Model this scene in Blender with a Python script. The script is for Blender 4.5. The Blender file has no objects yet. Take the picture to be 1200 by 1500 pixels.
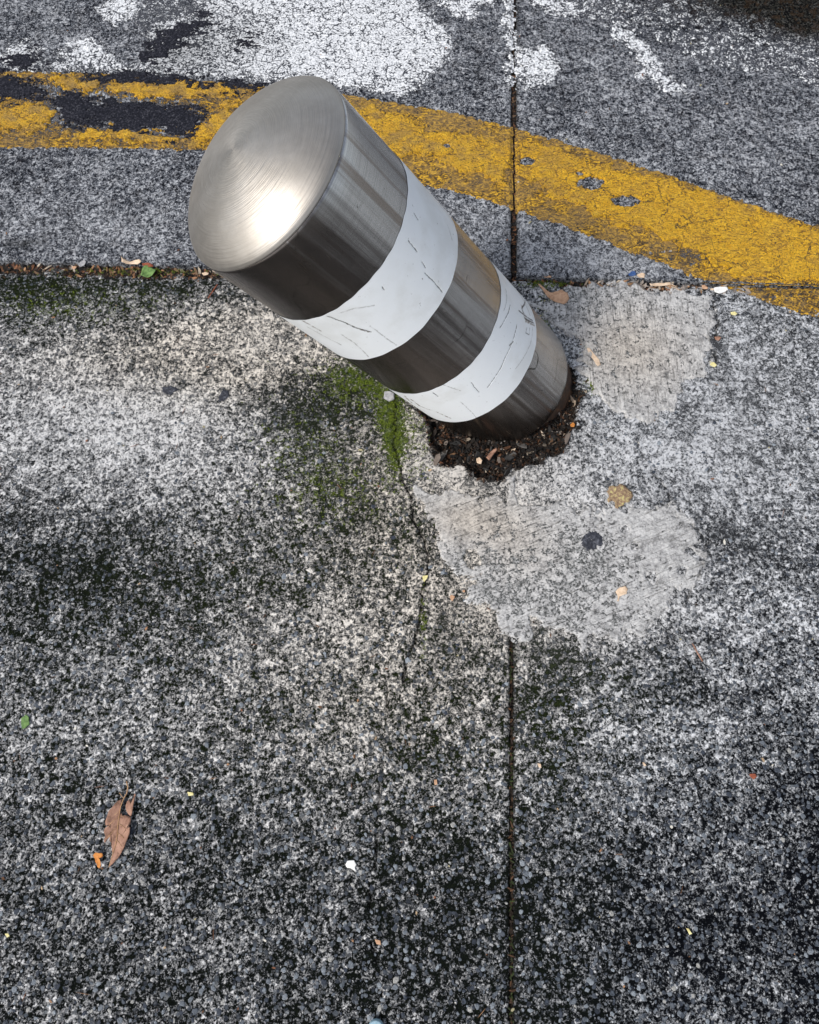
import bpy, math, random
import numpy as np
from mathutils import Vector, Matrix
random.seed(7)
rng = np.random.default_rng(7)
scene = bpy.context.scene

# ------------------------------------------------------------------ camera
R0 = 0.15                                   # bollard radius (m)
CAM_H = 1.355
PITCH = math.radians(70.0)                  # below the horizon
F_PX = 1050.0                               # for a 1200 px wide picture
cam_data = bpy.data.cameras.new('camera')
cam = bpy.data.objects.new('camera', cam_data)
scene.collection.objects.link(cam)
cam.location = (0, 0, CAM_H)
cam.rotation_euler = (math.pi / 2 - PITCH, 0, 0)
cam_data.sensor_fit = 'HORIZONTAL'
cam_data.sensor_width = 36.0
cam_data.lens = F_PX / 1200.0 * 36.0
cam_data.clip_start = 0.02
cam_data.clip_end = 1000.0
scene.camera = cam

# ------------------------------------------------------------------ light
SUN_EL, SUN_AZ = math.radians(47), math.radians(240)   # azimuth clockwise from +Y
world = bpy.data.worlds.new('World')
scene.world = world
world.use_nodes = True
wn = world.node_tree
wn.nodes.clear()
sky = wn.nodes.new('ShaderNodeTexSky')
sky.sky_type = 'NISHITA'
sky.sun_disc = False
sky.sun_elevation = SUN_EL
sky.sun_rotation = SUN_AZ
sky.air_density = 1.0
sky.dust_density = 2.5
bg = wn.nodes.new('ShaderNodeBackground')
bg.inputs['Strength'].default_value = 0.125
wo = wn.nodes.new('ShaderNodeOutputWorld')
hsv = wn.nodes.new('ShaderNodeHueSaturation')      # thin high cloud: paler than a clear sky
hsv.inputs['Saturation'].default_value = 0.45
wn.links.new(sky.outputs[0], hsv.inputs['Color'])
wn.links.new(hsv.outputs[0], bg.inputs[0])
wn.links.new(bg.outputs[0], wo.inputs[0])
sd = bpy.data.lights.new('sun', 'SUN')
sd.energy = 2.0
sd.angle = math.radians(10.0)
sd.color = (1.0, 0.95, 0.88)
so = bpy.data.objects.new('sun', sd)
scene.collection.objects.link(so)
sdir = Vector((math.sin(SUN_AZ) * math.cos(SUN_EL), math.cos(SUN_AZ) * math.cos(SUN_EL), math.sin(SUN_EL)))
so.rotation_euler = sdir.to_track_quat('Z', 'Y').to_euler()
so.location = (-3, 2, 5)
scene.view_settings.view_transform = 'Standard'
scene.view_settings.look = 'None'
scene.view_settings.gamma = 1.0
scene.view_settings.use_curve_mapping = False
scene.view_settings.exposure = 0.5

# ------------------------------------------------------------------ helpers
sp, cp = math.sin(PITCH), math.cos(PITCH)


def gp(u, v, z=0.0):
    """point of the ground met by the photograph's pixel (u, v)"""
    a = (u - 600.0) / F_PX
    b = (v - 750.0) / F_PX
    t = (CAM_H - z) / (b * cp + sp)
    return (a * t, (cp - b * sp) * t)


def to_px(x, y, z=0.0):
    dz = z - CAM_H
    depth = y * cp - dz * sp
    down = -y * sp - dz * cp
    return 600 + F_PX * x / depth, 750 + F_PX * down / depth


def _hash(ix, iy, seed):
    h = (ix.astype(np.int64) * 374761393 + iy.astype(np.int64) * 668265263 + seed * 1274126177) & 0xFFFFFFFF
    h = ((h ^ (h >> 13)) * 1274126177) & 0xFFFFFFFF
    h = h ^ (h >> 16)
    return h


def perlin(x, y, seed=0):
    ix, iy = np.floor(x), np.floor(y)
    fx, fy = x - ix, y - iy
    u = fx * fx * fx * (fx * (fx * 6 - 15) + 10)
    v = fy * fy * fy * (fy * (fy * 6 - 15) + 10)

    def g(dx, dy):
        a = _hash(ix + dx, iy + dy, seed) * (2 * math.pi / 4294967296.0)
        return np.cos(a) * (fx - dx) + np.sin(a) * (fy - dy)
    n0 = g(0, 0) * (1 - u) + g(1, 0) * u
    n1 = g(0, 1) * (1 - u) + g(1, 1) * u
    return (n0 * (1 - v) + n1 * v) * 1.5


def fbm(x, y, freq, octv=3, seed=0, gain=0.5):
    s, a, t = 0.0, 1.0, 0.0
    for o in range(octv):
        s = s + a * perlin(x * freq + 17.3 * o, y * freq - 9.1 * o, seed + o)
        t += a
        a *= gain
        freq *= 2.03
    return s / t


def sstep(a, b, x):
    t = np.clip((x - a) / (b - a), 0, 1)
    return t * t * (3 - 2 * t)


def seg_dist(x, y, pts):
    d = np.full(np.shape(x), 1e9)
    for (x0, y0), (x1, y1) in zip(pts[:-1], pts[1:]):
        vx, vy = x1 - x0, y1 - y0
        t = np.clip(((x - x0) * vx + (y - y0) * vy) / (vx * vx + vy * vy + 1e-12), 0, 1)
        d = np.minimum(d, np.hypot(x - x0 - t * vx, y - y0 - t * vy))
    return d


def sdf(x, y, poly):
    """signed distance, positive inside"""
    pts = list(poly) + [poly[0]]
    d = seg_dist(x, y, pts)
    ins = np.zeros(np.shape(x), bool)
    for (x0, y0), (x1, y1) in zip(pts[:-1], pts[1:]):
        if y0 == y1:
            continue
        c = ((y0 > y) != (y1 > y)) & (x < (x1 - x0) * (y - y0) / (y1 - y0) + x0)
        ins ^= c
    return np.where(ins, d, -d)


def P(*pts):
    return [gp(u, v) for u, v in pts]


def blobs(x, y, lst):
    """sum of soft ellipses given as (u, v, ru, rv, weight) in the photograph's pixels"""
    s = np.zeros(np.shape(x))
    for u, v, ru, rv, w in lst:
        cx, cy = gp(u, v)
        ax = abs(gp(u + ru, v)[0] - cx)
        ay = abs(gp(u, v - rv)[1] - cy)
        s = s + w * np.exp(-(((x - cx) / ax) ** 2 + ((y - cy) / ay) ** 2))
    return s


# ------------------------------------------------------------------ ground relief
HOLE = P((603, 560), (614, 596), (622, 636), (632, 670), (650, 684), (672, 684), (688, 690), (694, 703), (731, 708), (750, 692), (798, 676),
         (826, 662), (847, 626), (857, 578), (842, 540), (800, 500), (700, 470), (630, 500))
CRACKS = [(P((578, 585), (580, 620), (577, 652), (588, 690), (590, 705), (603, 728), (604, 758), (619, 788), (628, 818),
             (626, 848), (618, 866), (616, 900), (609, 934), (596, 966), (590, 1000)), 0.0032),
          (P((590, 700), (572, 718), (566, 740)), 0.0012),
          (P((626, 862), (631, 880), (628, 900)), 0.0022),
          (P((568, 1000), (566, 1080), (556, 1160), (550, 1250), (541, 1300), (546, 1380), (558, 1470), (560, 1600)), 0.0022),
          (P((955, 690), (975, 712), (986, 738), (1010, 765), (1035, 790)), 0.0013),
          (P((1036, 795), (1030, 830), (1012, 862), (1004, 890)), 0.0016),
          (P((1045, 440), (1052, 478), (1046, 505), (1050, 530)), 0.0030),
          (P((1040, 792), (1062, 800), (1080, 806)), 0.0016),
          (P((840, 560), (880, 612), (910, 640)), 0.0008)]
CENTRE = gp(735, 575)


def relief(x, y, upper=False):
    h = 0.0016 * fbm(x, y, 6, 3, 3) + 0.0008 * fbm(x, y, 45, 3, 11)
    rough = 0.5 if upper else 0.95
    h = h + rough * 0.0012 * fbm(x, y, 120, 2, 21, 0.7)
    if not upper:
        hd = sdf(x, y, HOLE) - 0.004 + 0.018 * fbm(x, y, 34, 4, 5)
        h = h - 0.027 * sstep(-0.001, 0.014, hd)
        wx = x + 0.009 * fbm(x, y, 60, 4, 31, 0.7)
        wy = y + 0.0035 * fbm(x, y, 60, 3, 32)
        for pts, w in CRACKS:
            d = seg_dist(wx, wy, pts)
            h = h - 0.006 * (1 - sstep(w * 0.3, w, d)) * (sstep(-0.6, -0.15, fbm(x, y, 30, 3, 78)) if w > 0.003 else sstep(-0.15, 0.15, fbm(x, y, 22, 2, 77)))
    return h


POCK = [(250, 571, 0.009, 0.006), (328, 579, 0.007, 0.008), (335, 688, 0.008, 0.007), (352, 562, 0.004, 0.003)]

# ------------------------------------------------------------------ objects and tags


def link(o, parent=None):
    scene.collection.objects.link(o)
    if parent is not None:
        o.parent = parent
    return o


def mesh_obj(name, verts, faces, mat, parent=None, smooth=True):
    me = bpy.data.meshes.new(name)
    me.from_pydata([tuple(v) for v in verts], [], faces)
    if smooth:
        me.shade_smooth()
    if mat:
        me.materials.append(mat)
    return link(bpy.data.objects.new(name, me), parent)


def grid_mesh(name, X, Y, Z, keep, mat, parent, attrs=None, skirt=None):
    """fast mesh from 2-D arrays, only the faces where keep is true"""
    ny, nx = X.shape
    idx = np.arange(nx * ny).reshape(ny, nx)
    q = np.stack([idx[:-1, :-1], idx[:-1, 1:], idx[1:, 1:], idx[1:, :-1]], -1).reshape(-1, 4)
    if keep is not None:
        k = (keep[:-1, :-1] | keep[:-1, 1:] | keep[1:, 1:] | keep[1:, :-1]).reshape(-1)
        q = q[k]
    co = np.stack([X, Y, Z], -1).reshape(-1, 3)
    at = {k_: v_.reshape(-1, 4) for k_, v_ in (attrs or {}).items()}
    if skirt:
        ring = np.concatenate([idx[0, :], idx[1:, -1], idx[-1, -2::-1], idx[-2:0:-1, 0]])
        low = co[ring].copy()
        low[:, 2] -= skirt
        n0 = len(co)
        m = len(ring)
        a = ring
        b = np.roll(ring, -1)
        la = n0 + np.arange(m)
        lb = n0 + (np.arange(m) + 1) % m
        q = np.concatenate([q, np.stack([a, la, lb, b], -1)])
        co = np.concatenate([co, low])
        at = {k_: np.concatenate([v_, v_[ring]]) for k_, v_ in at.items()}
    used, inv = np.unique(q, return_inverse=True)
    q = inv.reshape(-1, 4)
    co = co[used]
    me = bpy.data.meshes.new(name)
    me.vertices.add(len(co))
    me.vertices.foreach_set('co', co.astype(np.float32).ravel())
    me.loops.add(q.size)
    me.loops.foreach_set('vertex_index', q.astype(np.int32).ravel())
    me.polygons.add(len(q))
    me.polygons.foreach_set('loop_start', np.arange(0, q.size, 4, dtype=np.int32))
    me.update(calc_edges=True)
    me.shade_smooth()
    for k_, v_ in at.items():
        ca = me.attributes.new(k_, 'FLOAT_COLOR', 'POINT')
        ca.data.foreach_set('color', v_[used].astype(np.float32).ravel())
    me.materials.append(mat)
    return link(bpy.data.objects.new(name, me), parent)


def empty(name, loc=(0, 0, 0)):
    o = bpy.data.objects.new(name, None)
    o.location = loc
    o.empty_display_size = 0.05
    return link(o)


def tag(o, label=None, cat=None, group=None, kind=None):
    if label:
        o['label'] = label
    if cat:
        o['category'] = cat
    if group:
        o['group'] = group
    if kind:
        o['kind'] = kind
    return o


# ------------------------------------------------------------------ material kit
class NT:
    def __init__(s, name):
        s.m = bpy.data.materials.new(name)
        s.m.use_nodes = True
        s.t = s.m.node_tree
        s.t.nodes.clear()
        s.out = s.t.nodes.new('ShaderNodeOutputMaterial')
        s.b = s.t.nodes.new('ShaderNodeBsdfPrincipled')
        s.t.links.new(s.b.outputs[0], s.out.inputs[0])
        tc = s.t.nodes.new('ShaderNodeTexCoord')
        s.pos = tc.outputs['Object']

    def put(s, sock, v):
        if isinstance(v, (int, float)):
            if sock.type == 'RGBA':
                sock.default_value = (v, v, v, 1)
            elif sock.type == 'VECTOR':
                sock.default_value = (v, v, v)
            else:
                sock.default_value = v
        elif isinstance(v, (tuple, list)):
            sock.default_value = tuple(v) + ((1,) if sock.type == 'RGBA' and len(v) == 3 else ())
        else:
            s.t.links.new(v, sock)

    def math(s, op, a, b=0.0, c=None, clamp=False):
        n = s.t.nodes.new('ShaderNodeMath')
        n.operation = op
        n.use_clamp = clamp
        s.put(n.inputs[0], a)
        s.put(n.inputs[1], b)
        if c is not None:
            s.put(n.inputs[2], c)
        return n.outputs[0]

    def vmath(s, op, a, b):
        n = s.t.nodes.new('ShaderNodeVectorMath')
        n.operation = op
        s.put(n.inputs[0], a)
        s.put(n.inputs[1], b)
        return n.outputs[0]

    def noise(s, scale, detail=3, rough=0.6, vec=None, dist=0.0, col=False):
        n = s.t.nodes.new('ShaderNodeTexNoise')
        s.put(n.inputs['Vector'], vec if vec is not None else s.pos)
        n.inputs['Scale'].default_value = scale
        n.inputs['Detail'].default_value = detail
        n.inputs['Roughness'].default_value = rough
        n.inputs['Distortion'].default_value = dist
        return n.outputs['Color'] if col else n.outputs['Fac']

    def voro(s, scale, vec=None, feature='F1', rnd=1.0):
        n = s.t.nodes.new('ShaderNodeTexVoronoi')
        n.feature = feature
        s.put(n.inputs['Vector'], vec if vec is not None else s.pos)
        n.inputs['Scale'].default_value = scale
        n.inputs['Randomness'].default_value = rnd
        return n.outputs

    def mapr(s, v, a, b, c=0.0, d=1.0, smooth=True):
        n = s.t.nodes.new('ShaderNodeMapRange')
        n.interpolation_type = 'SMOOTHSTEP' if smooth else 'LINEAR'
        s.put(n.inputs['Value'], v)
        n.inputs['From Min'].default_value = a
        n.inputs['From Max'].default_value = b
        n.inputs['To Min'].default_value = c
        n.inputs['To Max'].default_value = d
        return n.outputs[0]

    def mix(s, f, a, b, blend='MIX'):
        n = s.t.nodes.new('ShaderNodeMix')
        n.data_type = 'RGBA'
        n.blend_type = blend
        s.put(n.inputs[0], f)
        s.put(n.inputs[6], a)
        s.put(n.inputs[7], b)
        return n.outputs[2]

    def ramp(s, f, stops, const=False):
        n = s.t.nodes.new('ShaderNodeValToRGB')
        if const:
            n.color_ramp.interpolation = 'CONSTANT'
        e = n.color_ramp.elements
        while len(e) < len(stops):
            e.new(0.5)
        for el, (p, c) in zip(e, stops):
            el.position = p
            el.color = tuple(c) + (1,)
        s.put(n.inputs[0], f)
        return n.outputs[0]

    def attr(s, name):
        n = s.t.nodes.new('ShaderNodeAttribute')
        n.attribute_name = name
        sep = s.t.nodes.new('ShaderNodeSeparateColor')
        s.t.links.new(n.outputs['Color'], sep.inputs[0])
        return sep.outputs[0], sep.outputs[1], sep.outputs[2], n.outputs['Alpha'], n.outputs['Color']

    def scalev(s, v):
        n = s.t.nodes.new('ShaderNodeMapping')
        n.inputs['Scale'].default_value = v
        s.t.links.new(s.pos, n.inputs[0])
        return n.outputs[0]

    def bump(s, h, dist, strength=1.0, normal=None):
        n = s.t.nodes.new('ShaderNodeBump')
        n.inputs['Strength'].default_value = strength
        n.inputs['Distance'].default_value = dist
        s.put(n.inputs['Height'], h)
        if normal is not None:
            s.t.links.new(normal, n.inputs['Normal'])
        return n.outputs[0]

    def done(s, col=None, rough=None, normal=None, metal=None, spec=None, **kw):
        if col is not None:
            s.put(s.b.inputs['Base Color'], col)
        if rough is not None:
            s.put(s.b.inputs['Roughness'], rough)
        if normal is not None:
            s.put(s.b.inputs['Normal'], normal)
        if metal is not None:
            s.put(s.b.inputs['Metallic'], metal)
        if spec is not None:
            s.put(s.b.inputs['Specular IOR Level'], spec)
        for k, v in kw.items():
            s.put(s.b.inputs[k.replace('_', ' ')], v)
        return s.m


def concrete(name, agg, upper):
    """weathered concrete: pale cement, blue grey stones, black growth in the pits, moss"""
    k = NT(name)
    dark, moss, soil, warm, _ = k.attr('cover')
    pit, light, crack, green, _ = k.attr('wear')
    warp = k.vmath('MULTIPLY', k.vmath('SUBTRACT', k.noise(agg * 1.3, 2, 0.5, col=True), (0.5, 0.5, 0.5)), (0.006, 0.006, 0.006))
    wp = k.vmath('ADD', k.pos, warp)
    n1 = k.noise(agg * 1.35, 6, 0.74, wp)
    n2 = k.noise(agg * 0.5, 3, 0.6, wp)
    n3 = k.noise(agg * 4.0, 4, 0.75)
    big = k.noise(9, 5, 0.65)
    v = k.voro(agg * 0.95, wp)
    v2 = k.voro(agg * 1.9, wp)
    sep = k.t.nodes.new('ShaderNodeSeparateColor')
    k.t.links.new(v['Color'], sep.inputs[0])
    sep2 = k.t.nodes.new('ShaderNodeSeparateColor')
    k.t.links.new(v2['Color'], sep2.inputs[0])
    # tone of the cement skin, worn low where growth sits
    v3 = k.voro(agg * 3.1, wp)
    sep3 = k.t.nodes.new('ShaderNodeSeparateColor')
    k.t.links.new(v3['Color'], sep3.inputs[0])
    t = k.math('ADD', k.math('MULTIPLY', n1, 0.60), k.math('MULTIPLY', n3, 0.40))
    t = k.math('ADD', t, k.math('MULTIPLY', k.math('SUBTRACT', sep2.outputs[2], 0.5), 0.075))
    t = k.math('ADD', t, k.math('MULTIPLY', k.math('SUBTRACT', sep3.outputs[2], 0.5), 0.095))
    t = k.math('ADD', t, 0.006)
    t = k.math('ADD', t, k.math('MULTIPLY', k.math('SUBTRACT', n2, 0.5), 0.30 if not upper else 0.18))
    mid = k.noise(26, 4, 0.6)
    t = k.math('ADD', t, k.math('MULTIPLY', k.math('SUBTRACT', mid, 0.5), 0.17 if not upper else 0.08))
    t = k.math('ADD', t, k.math('MULTIPLY', k.math('SUBTRACT', big, 0.5), 0.16))
    t = k.math('SUBTRACT', t, k.math('MULTIPLY', dark, 0.165 if not upper else 0.13))
    t = k.math('SUBTRACT', t, k.math('MULTIPLY', pit, 0.035))
    t = k.math('ADD', t, k.math('MULTIPLY', light, 0.022))
    if upper:
        cs = [(0.415, (0.008, 0.009, 0.012)), (0.455, (0.040, 0.043, 0.054)), (0.495, (0.115, 0.12, 0.135)), (0.53, (0.25, 0.255, 0.27)), (0.585, (0.46, 0.465, 0.475))]
    else:
        cs = [(0.430, (0.004, 0.0045, 0.006)), (0.457, (0.034, 0.037, 0.043)), (0.485, (0.19, 0.195, 0.20)), (0.52, (0.44, 0.44, 0.442)), (0.58, (0.68, 0.68, 0.68))]
    c = k.ramp(t, cs)
    stone = k.ramp(sep.outputs[1], [(0.0, (0.022, 0.027, 0.040)), (0.4, (0.065, 0.080, 0.105)), (0.75, (0.14, 0.165, 0.195)), (1.0, (0.30, 0.32, 0.34))])
    stone = k.mix(k.mapr(n3, 0.40, 0.60, 0, 0.6), stone, (0.035, 0.042, 0.055))
    sm = k.math('MULTIPLY', k.mapr(sep.outputs[0], 0.66, 0.70), k.mapr(v['Distance'], 0.46, 0.34))
    sm = k.math('MULTIPLY', sm, k.mapr(light, 0.0, 1.0, 0.85, 0.2))
    if upper:
        t = k.math('ADD', t, k.math('MULTIPLY', k.math('SUBTRACT', sep3.outputs[1], 0.5), 0.05))
        sm = k.math('MULTIPLY', sm, 0.35)
    c = k.mix(sm, c, stone)
    st2 = k.math('MULTIPLY', k.mapr(sep2.outputs[0], 0.74, 0.77), k.mapr(v2['Distance'], 0.5, 0.34))
    c = k.mix(k.math('MULTIPLY', st2, 0.7), c, k.ramp(sep2.outputs[1], [(0.0, (0.02, 0.025, 0.035)), (1.0, (0.28, 0.30, 0.33))]))
    c = k.mix(k.math('MULTIPLY', warm, 0.9), c, k.mix(1.0, c, (1.10, 1.0, 0.86), 'MULTIPLY'))
    bf = k.mapr(t, 0.475, 0.425)
    bf = k.math('MULTIPLY', bf, k.math('SUBTRACT', 1.0, sm))
    c = k.mix(k.math('MULTIPLY', bf, k.math('MULTIPLY', green, 0.85)), c, k.mix(k.mapr(n3, 0.4, 0.6), (0.006, 0.009, 0.004), (0.030, 0.040, 0.012)))
    # rubbed smooth: the speckle sinks into even cement
    c = k.mix(k.math('MULTIPLY', light, 0.55), c, k.mix(k.mapr(t, 0.44, 0.56), (0.13, 0.132, 0.136), (0.36, 0.362, 0.368)))
    c = k.mix(k.math('SUBTRACT', 1.0, k.math('MULTIPLY', warm, 0.9)), c, k.mix(1.0, c, (0.955, 0.98, 1.02), 'MULTIPLY'))
    # moss
    M = k.math('ADD', moss, k.math('MULTIPLY', k.math('SUBTRACT', 0.5, n1), 2.6))
    M = k.math('ADD', M, k.math('MULTIPLY', k.math('SUBTRACT', n2, 0.5), 1.6))
    mf = k.mapr(M, 0.45, 0.75)
    mc = k.mix(k.mapr(n3, 0.38, 0.65), (0.016, 0.028, 0.004), (0.13, 0.19, 0.022))
    c = k.mix(k.math('MULTIPLY', mf, 0.9), c, mc)
    # soil in the hole and the cracks; on the road, the painted corner shadow
    so_ = k.mix(k.mapr(n1, 0.35, 0.7), (0.010, 0.008, 0.006), (0.05, 0.034, 0.022))
    c = k.mix(soil, c, so_)
    c = k.mix(crack, c, (0.010, 0.010, 0.009))
    h = k.math('ADD', k.mapr(t, 0.38, 0.60), k.math('MULTIPLY', sm, 0.25))
    h = k.math('ADD', h, k.math('MULTIPLY', n3, 0.5))
    nb = k.bump(h, 0.0030 if not upper else 0.0016, 1.0)
    ro = k.mapr(bf, 0, 1, 0.88, 0.7)
    return k.done(c, ro, nb, spec=k.mapr(bf, 0, 1, 0.30, 0.0))


M_foot = concrete('footpath_concrete', 108.0, False)
M_road = concrete('roadside_concrete', 110.0, True)


def soil_mat():
    k = NT('soil')
    n = k.noise(120, 5, 0.7)
    c = k.ramp(n, [(0.3, (0.008, 0.007, 0.006)), (0.55, (0.035, 0.025, 0.018)), (0.8, (0.12, 0.085, 0.05))])
    return k.done(c, 0.95, k.bump(n, 0.006))


M_soil = soil_mat()


def far_mat():
    k = NT('far_paving')
    n = k.noise(60, 6, 0.75)
    b = k.noise(1.2, 5, 0.6)
    c = k.ramp(n, [(0.40, (0.18, 0.18, 0.18)), (0.5, (0.34, 0.34, 0.34)), (0.6, (0.46, 0.46, 0.46))])
    c = k.mix(k.mapr(b, 0.4, 0.65, 0, 0.3), c, (0.20, 0.20, 0.21))
    return k.done(c, 0.85, k.bump(n, 0.004), spec=0.3)



# ------------------------------------------------------------------ ground beneath and beyond
ground = mesh_obj('ground', [(-300, -300, -0.034), (300, -300, -0.034), (300, 300, -0.034), (-300, 300, -0.034)], [(0, 1, 2, 3)], far_mat())
tag(ground, 'plain grey paving beyond the concrete slabs', kind='structure')
bed = mesh_obj('soil_bed', [(-3.5, -3.0, -0.028), (3.5, -3.0, -0.028), (3.5, 3.8, -0.028), (-3.5, 3.8, -0.028)], [(0, 1, 2, 3)], M_soil)
tag(bed, 'dark soil under the slabs, seen in the joints', kind='structure')

footpath = tag(empty('footpath'), 'weathered grey concrete footpath with exposed stones', kind='structure')
road = tag(empty('road'), 'blue grey concrete road edge with worn yellow and white paint', kind='structure')

# slab joints
J = Vector(gp(753, 408))                      # where the joints meet
ex = (Vector(gp(1200, 424)) - Vector(gp(0, 388))).normalized()
ey_up = (Vector(gp(753, 0)) - Vector(gp(753, 400))).normalized()
ey_dn = (Vector(gp(750, 935)) - Vector(gp(750, 1500))).normalized()
J_dn = Vector(gp(750, 935))


def coords(lo, hi, step, far):
    core = np.arange(lo, hi + step * 0.5, step)
    ext = []
    s, p = step, hi
    while p < far:
        s *= 1.25
        p += s
        ext.append(p)
    ext2 = []
    s, p = step, lo
    while p > -far:
        s *= 1.25
        p -= s
        ext2.append(p)
    return np.array(ext2[::-1]), core, np.array(ext)


def slab(side, upper):
    step = 0.0033 if upper else 0.0023
    wid = 1.25 if upper else 1.0
    L, C, Rr = coords(-wid, wid, step, 4.0)
    gap = 0.0055 if upper else 0.0022
    if side < 0:
        a = np.concatenate([L, C[C < -gap - step * 0.4], [-gap]])
    else:
        a = np.concatenate([[gap], C[C > gap + step * 0.4], Rr])
    if upper:
        B = np.concatenate([[0.004], np.arange(0.008, 1.15, step)])
        s, p = step, B[-1]
        ext = []
        while p < 3.4:
            s *= 1.25
            p += s
            ext.append(p)
        B = np.concatenate([B, ext])
    else:
        B = np.arange(-0.004, -1.50, -step)
        s, p = step, B[-1]
        ext = []
        while p > -3.6:
            s *= 1.25
            p -= s
            ext.append(p)
        B = np.concatenate([B, ext])[::-1]
    A, Bm = np.meshgrid(a, B)
    ey = ey_up if upper else ey_dn
    ox = J.x if upper else (J_dn.x + (J.y - J_dn.y) * ey_dn.x / ey_dn.y)
    X = ox + A * ex.x + Bm * ey.x
    Y = J.y + A * ex.y + Bm * ey.y
    # rough edges of the joints
    if not upper:
        shut = sstep(J_dn.y - 0.004, J_dn.y + 0.004, Y)
        X = X - side * gap * shut * np.exp(-np.maximum(np.abs(A) - gap, 0) / 0.01)
    else:
        shut = np.zeros(X.shape)
    e1 = (1 - shut) * np.exp(-np.abs(np.abs(A) - gap) / 0.006)
    e2 = np.exp(-np.abs(Bm) / (0.007 if upper else 0.012))
    X0, Y0 = X.copy(), Y.copy()
    X = X + side * e1 * (0.0015 if upper else 0.0018) * (0.6 + 1.6 * fbm(X0 * 0, Y0, 38, 3, 51 + side))
    n = 0.5 + 1.5 * fbm(X0, Y0 * 0, 26, 4, 61)
    Y = Y + (1 if upper else -1) * e2 * (0.0030 if upper else 0.0060) * n
    H = relief(X, Y, upper)
    dz = (0.003 if upper else -0.001)
    edge = np.minimum(np.abs(A) - gap + 0.05 * shut, np.abs(Bm))
    Z = H + dz - 0.0035 * np.exp(-np.maximum(edge, 0) / 0.004)
    if not upper:      # chipped rim of the footpath along the road joint
        ch = np.exp(-np.abs(Bm) / 0.022) * sstep(-0.05, 0.25, fbm(X0, Y0 * 0.3, 9, 3, 71) + np.where(X0 < -0.3, 0.3, 0.0))
        Z = Z - 0.011 * ch
    # ------- cover masks
    u, v = to_px(X, Y)
    dark = 0.02 + 0.10 * fbm(X, Y, 5, 3, 81)
    moss = np.full(X.shape, -0.35)
    soil = np.zeros(X.shape)
    warm = np.zeros(X.shape)
    light = np.zeros(X.shape)
    crack = np.zeros(X.shape)
    green = np.zeros(X.shape)
    pn = fbm(X, Y, 105, 2, 91, 0.6)
    pit = sstep(0.12, 0.42, -pn)
    if not upper:
        dark = dark + blobs(X, Y, [(445, 600, 80, 50, .35), (500, 720, 90, 60, .25), (90, 830, 150, 90, .26), (260, 860, 150, 80, .18), (20, 760, 90, 60, .12),
                                   (120, 420, 200, 28, .42), (20, 450, 120, 40, .2), (400, 1050, 200, 120, .04), (820, 965, 60, 60, .35), (800, 1060, 50, 80, .22),
                                   (560, 560, 60, 40, .15), (640, 780, 40, 40, .10), (1010, 560, 60, 30, .06), (900, 1350, 260, 150, .24), (700, 1330, 120, 120, .15), (560, 1250, 90, 120, .10),
                                   (1170, 1200, 60, 260, .15), (330, 1280, 120, 60, .14), (100, 1150, 100, 60, .05), (250, 960, 120, 50, .08), (60, 1010, 60, 40, .12), (620, 1120, 70, 90, .12), (330, 1180, 80, 90, .1),
                                   (520, 1450, 300, 80, .12), (1000, 1000, 120, 40, .18), (680, 935, 60, 40, .18), (1060, 790, 60, 30, .1), (1150, 560, 80, 60, .07), (860, 445, 50, 20, .05)])
        dark = dark - blobs(X, Y, [(150, 610, 230, 110, .22), (320, 690, 120, 70, .08), (380, 500, 120, 50, .22), (950, 640, 250, 120, .24), (700, 680, 160, 60, .24), (830, 860, 180, 90, .35),
                                   (380, 930, 150, 60, .12), (1000, 480, 200, 60, .16), (640, 640, 80, 50, .15), (520, 960, 80, 60, .12), (1080, 900, 130, 60, .12), (480, 1080, 120, 60, .04), (930, 1080, 90, 50, .06)])
        dark = dark * (1 + 1.3 * fbm(X, Y, 14, 4, 83, 0.65)) + 0.10 * fbm(X, Y, 18, 4, 84, 0.65)
        dark = dark + 0.22 * sstep(950, 1480, v) + 0.10 * sstep(1050, 1200, u) * sstep(900, 1200, v)  # vignette painted into the slab tone: darker towards the near and right edges
        dark = dark + blobs(X, Y, [(560, 620, 150, 80, .22), (500, 800, 170, 60, .12), (0, 900, 120, 90, .14), (180, 860, 160, 60, .10), (430, 600, 60, 40, .2)])
        dark = dark + blobs(X, Y, [(1050, 780, 60, 40, .18), (1050, 500, 14, 50, .5), (1010, 600, 30, 14, .3), (845, 640, 30, 30, .2)])
        dark = dark - blobs(X, Y, [(150, 640, 260, 70, .14), (640, 650, 70, 60, .1)])
        moss = moss + blobs(X, Y, [(530, 560, 66, 40, .85), (500, 545, 40, 20, .35), (570, 606, 26, 40, .9), (578, 655, 16, 40, .8), (490, 715, 90, 60, .58), (440, 650, 80, 55, .45), (430, 610, 50, 30, .2), (590, 780, 60, 60, .3), (100, 445, 150, 34, .62),
                                   (60, 470, 60, 24, .2), (800, 470, 20, 60, .35), (875, 560, 20, 20, 1.2), (868, 510, 14, 16, .7), (800, 415, 40, 8, .75), (215, 395, 130, 8, .6), (330, 400, 60, 9, .6),
                                   (620, 900, 60, 120, .22), (830, 970, 50, 60, .30), (700, 1000, 200, 160, .14), (380, 820, 200, 100, .10), (600, 640, 40, 60, .5), (760, 1100, 14, 300, .35), (640, 770, 50, 40, .2), (570, 900, 40, 130, .2)])
        green = np.clip(0.22 * (1 - sstep(800, 1000, u)) + blobs(X, Y, [(500, 750, 260, 200, .9), (820, 980, 150, 120, .9), (600, 1050, 260, 120, .6), (120, 440, 220, 50, .8), (150, 1000, 250, 160, .3)]), 0, 1)
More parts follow.
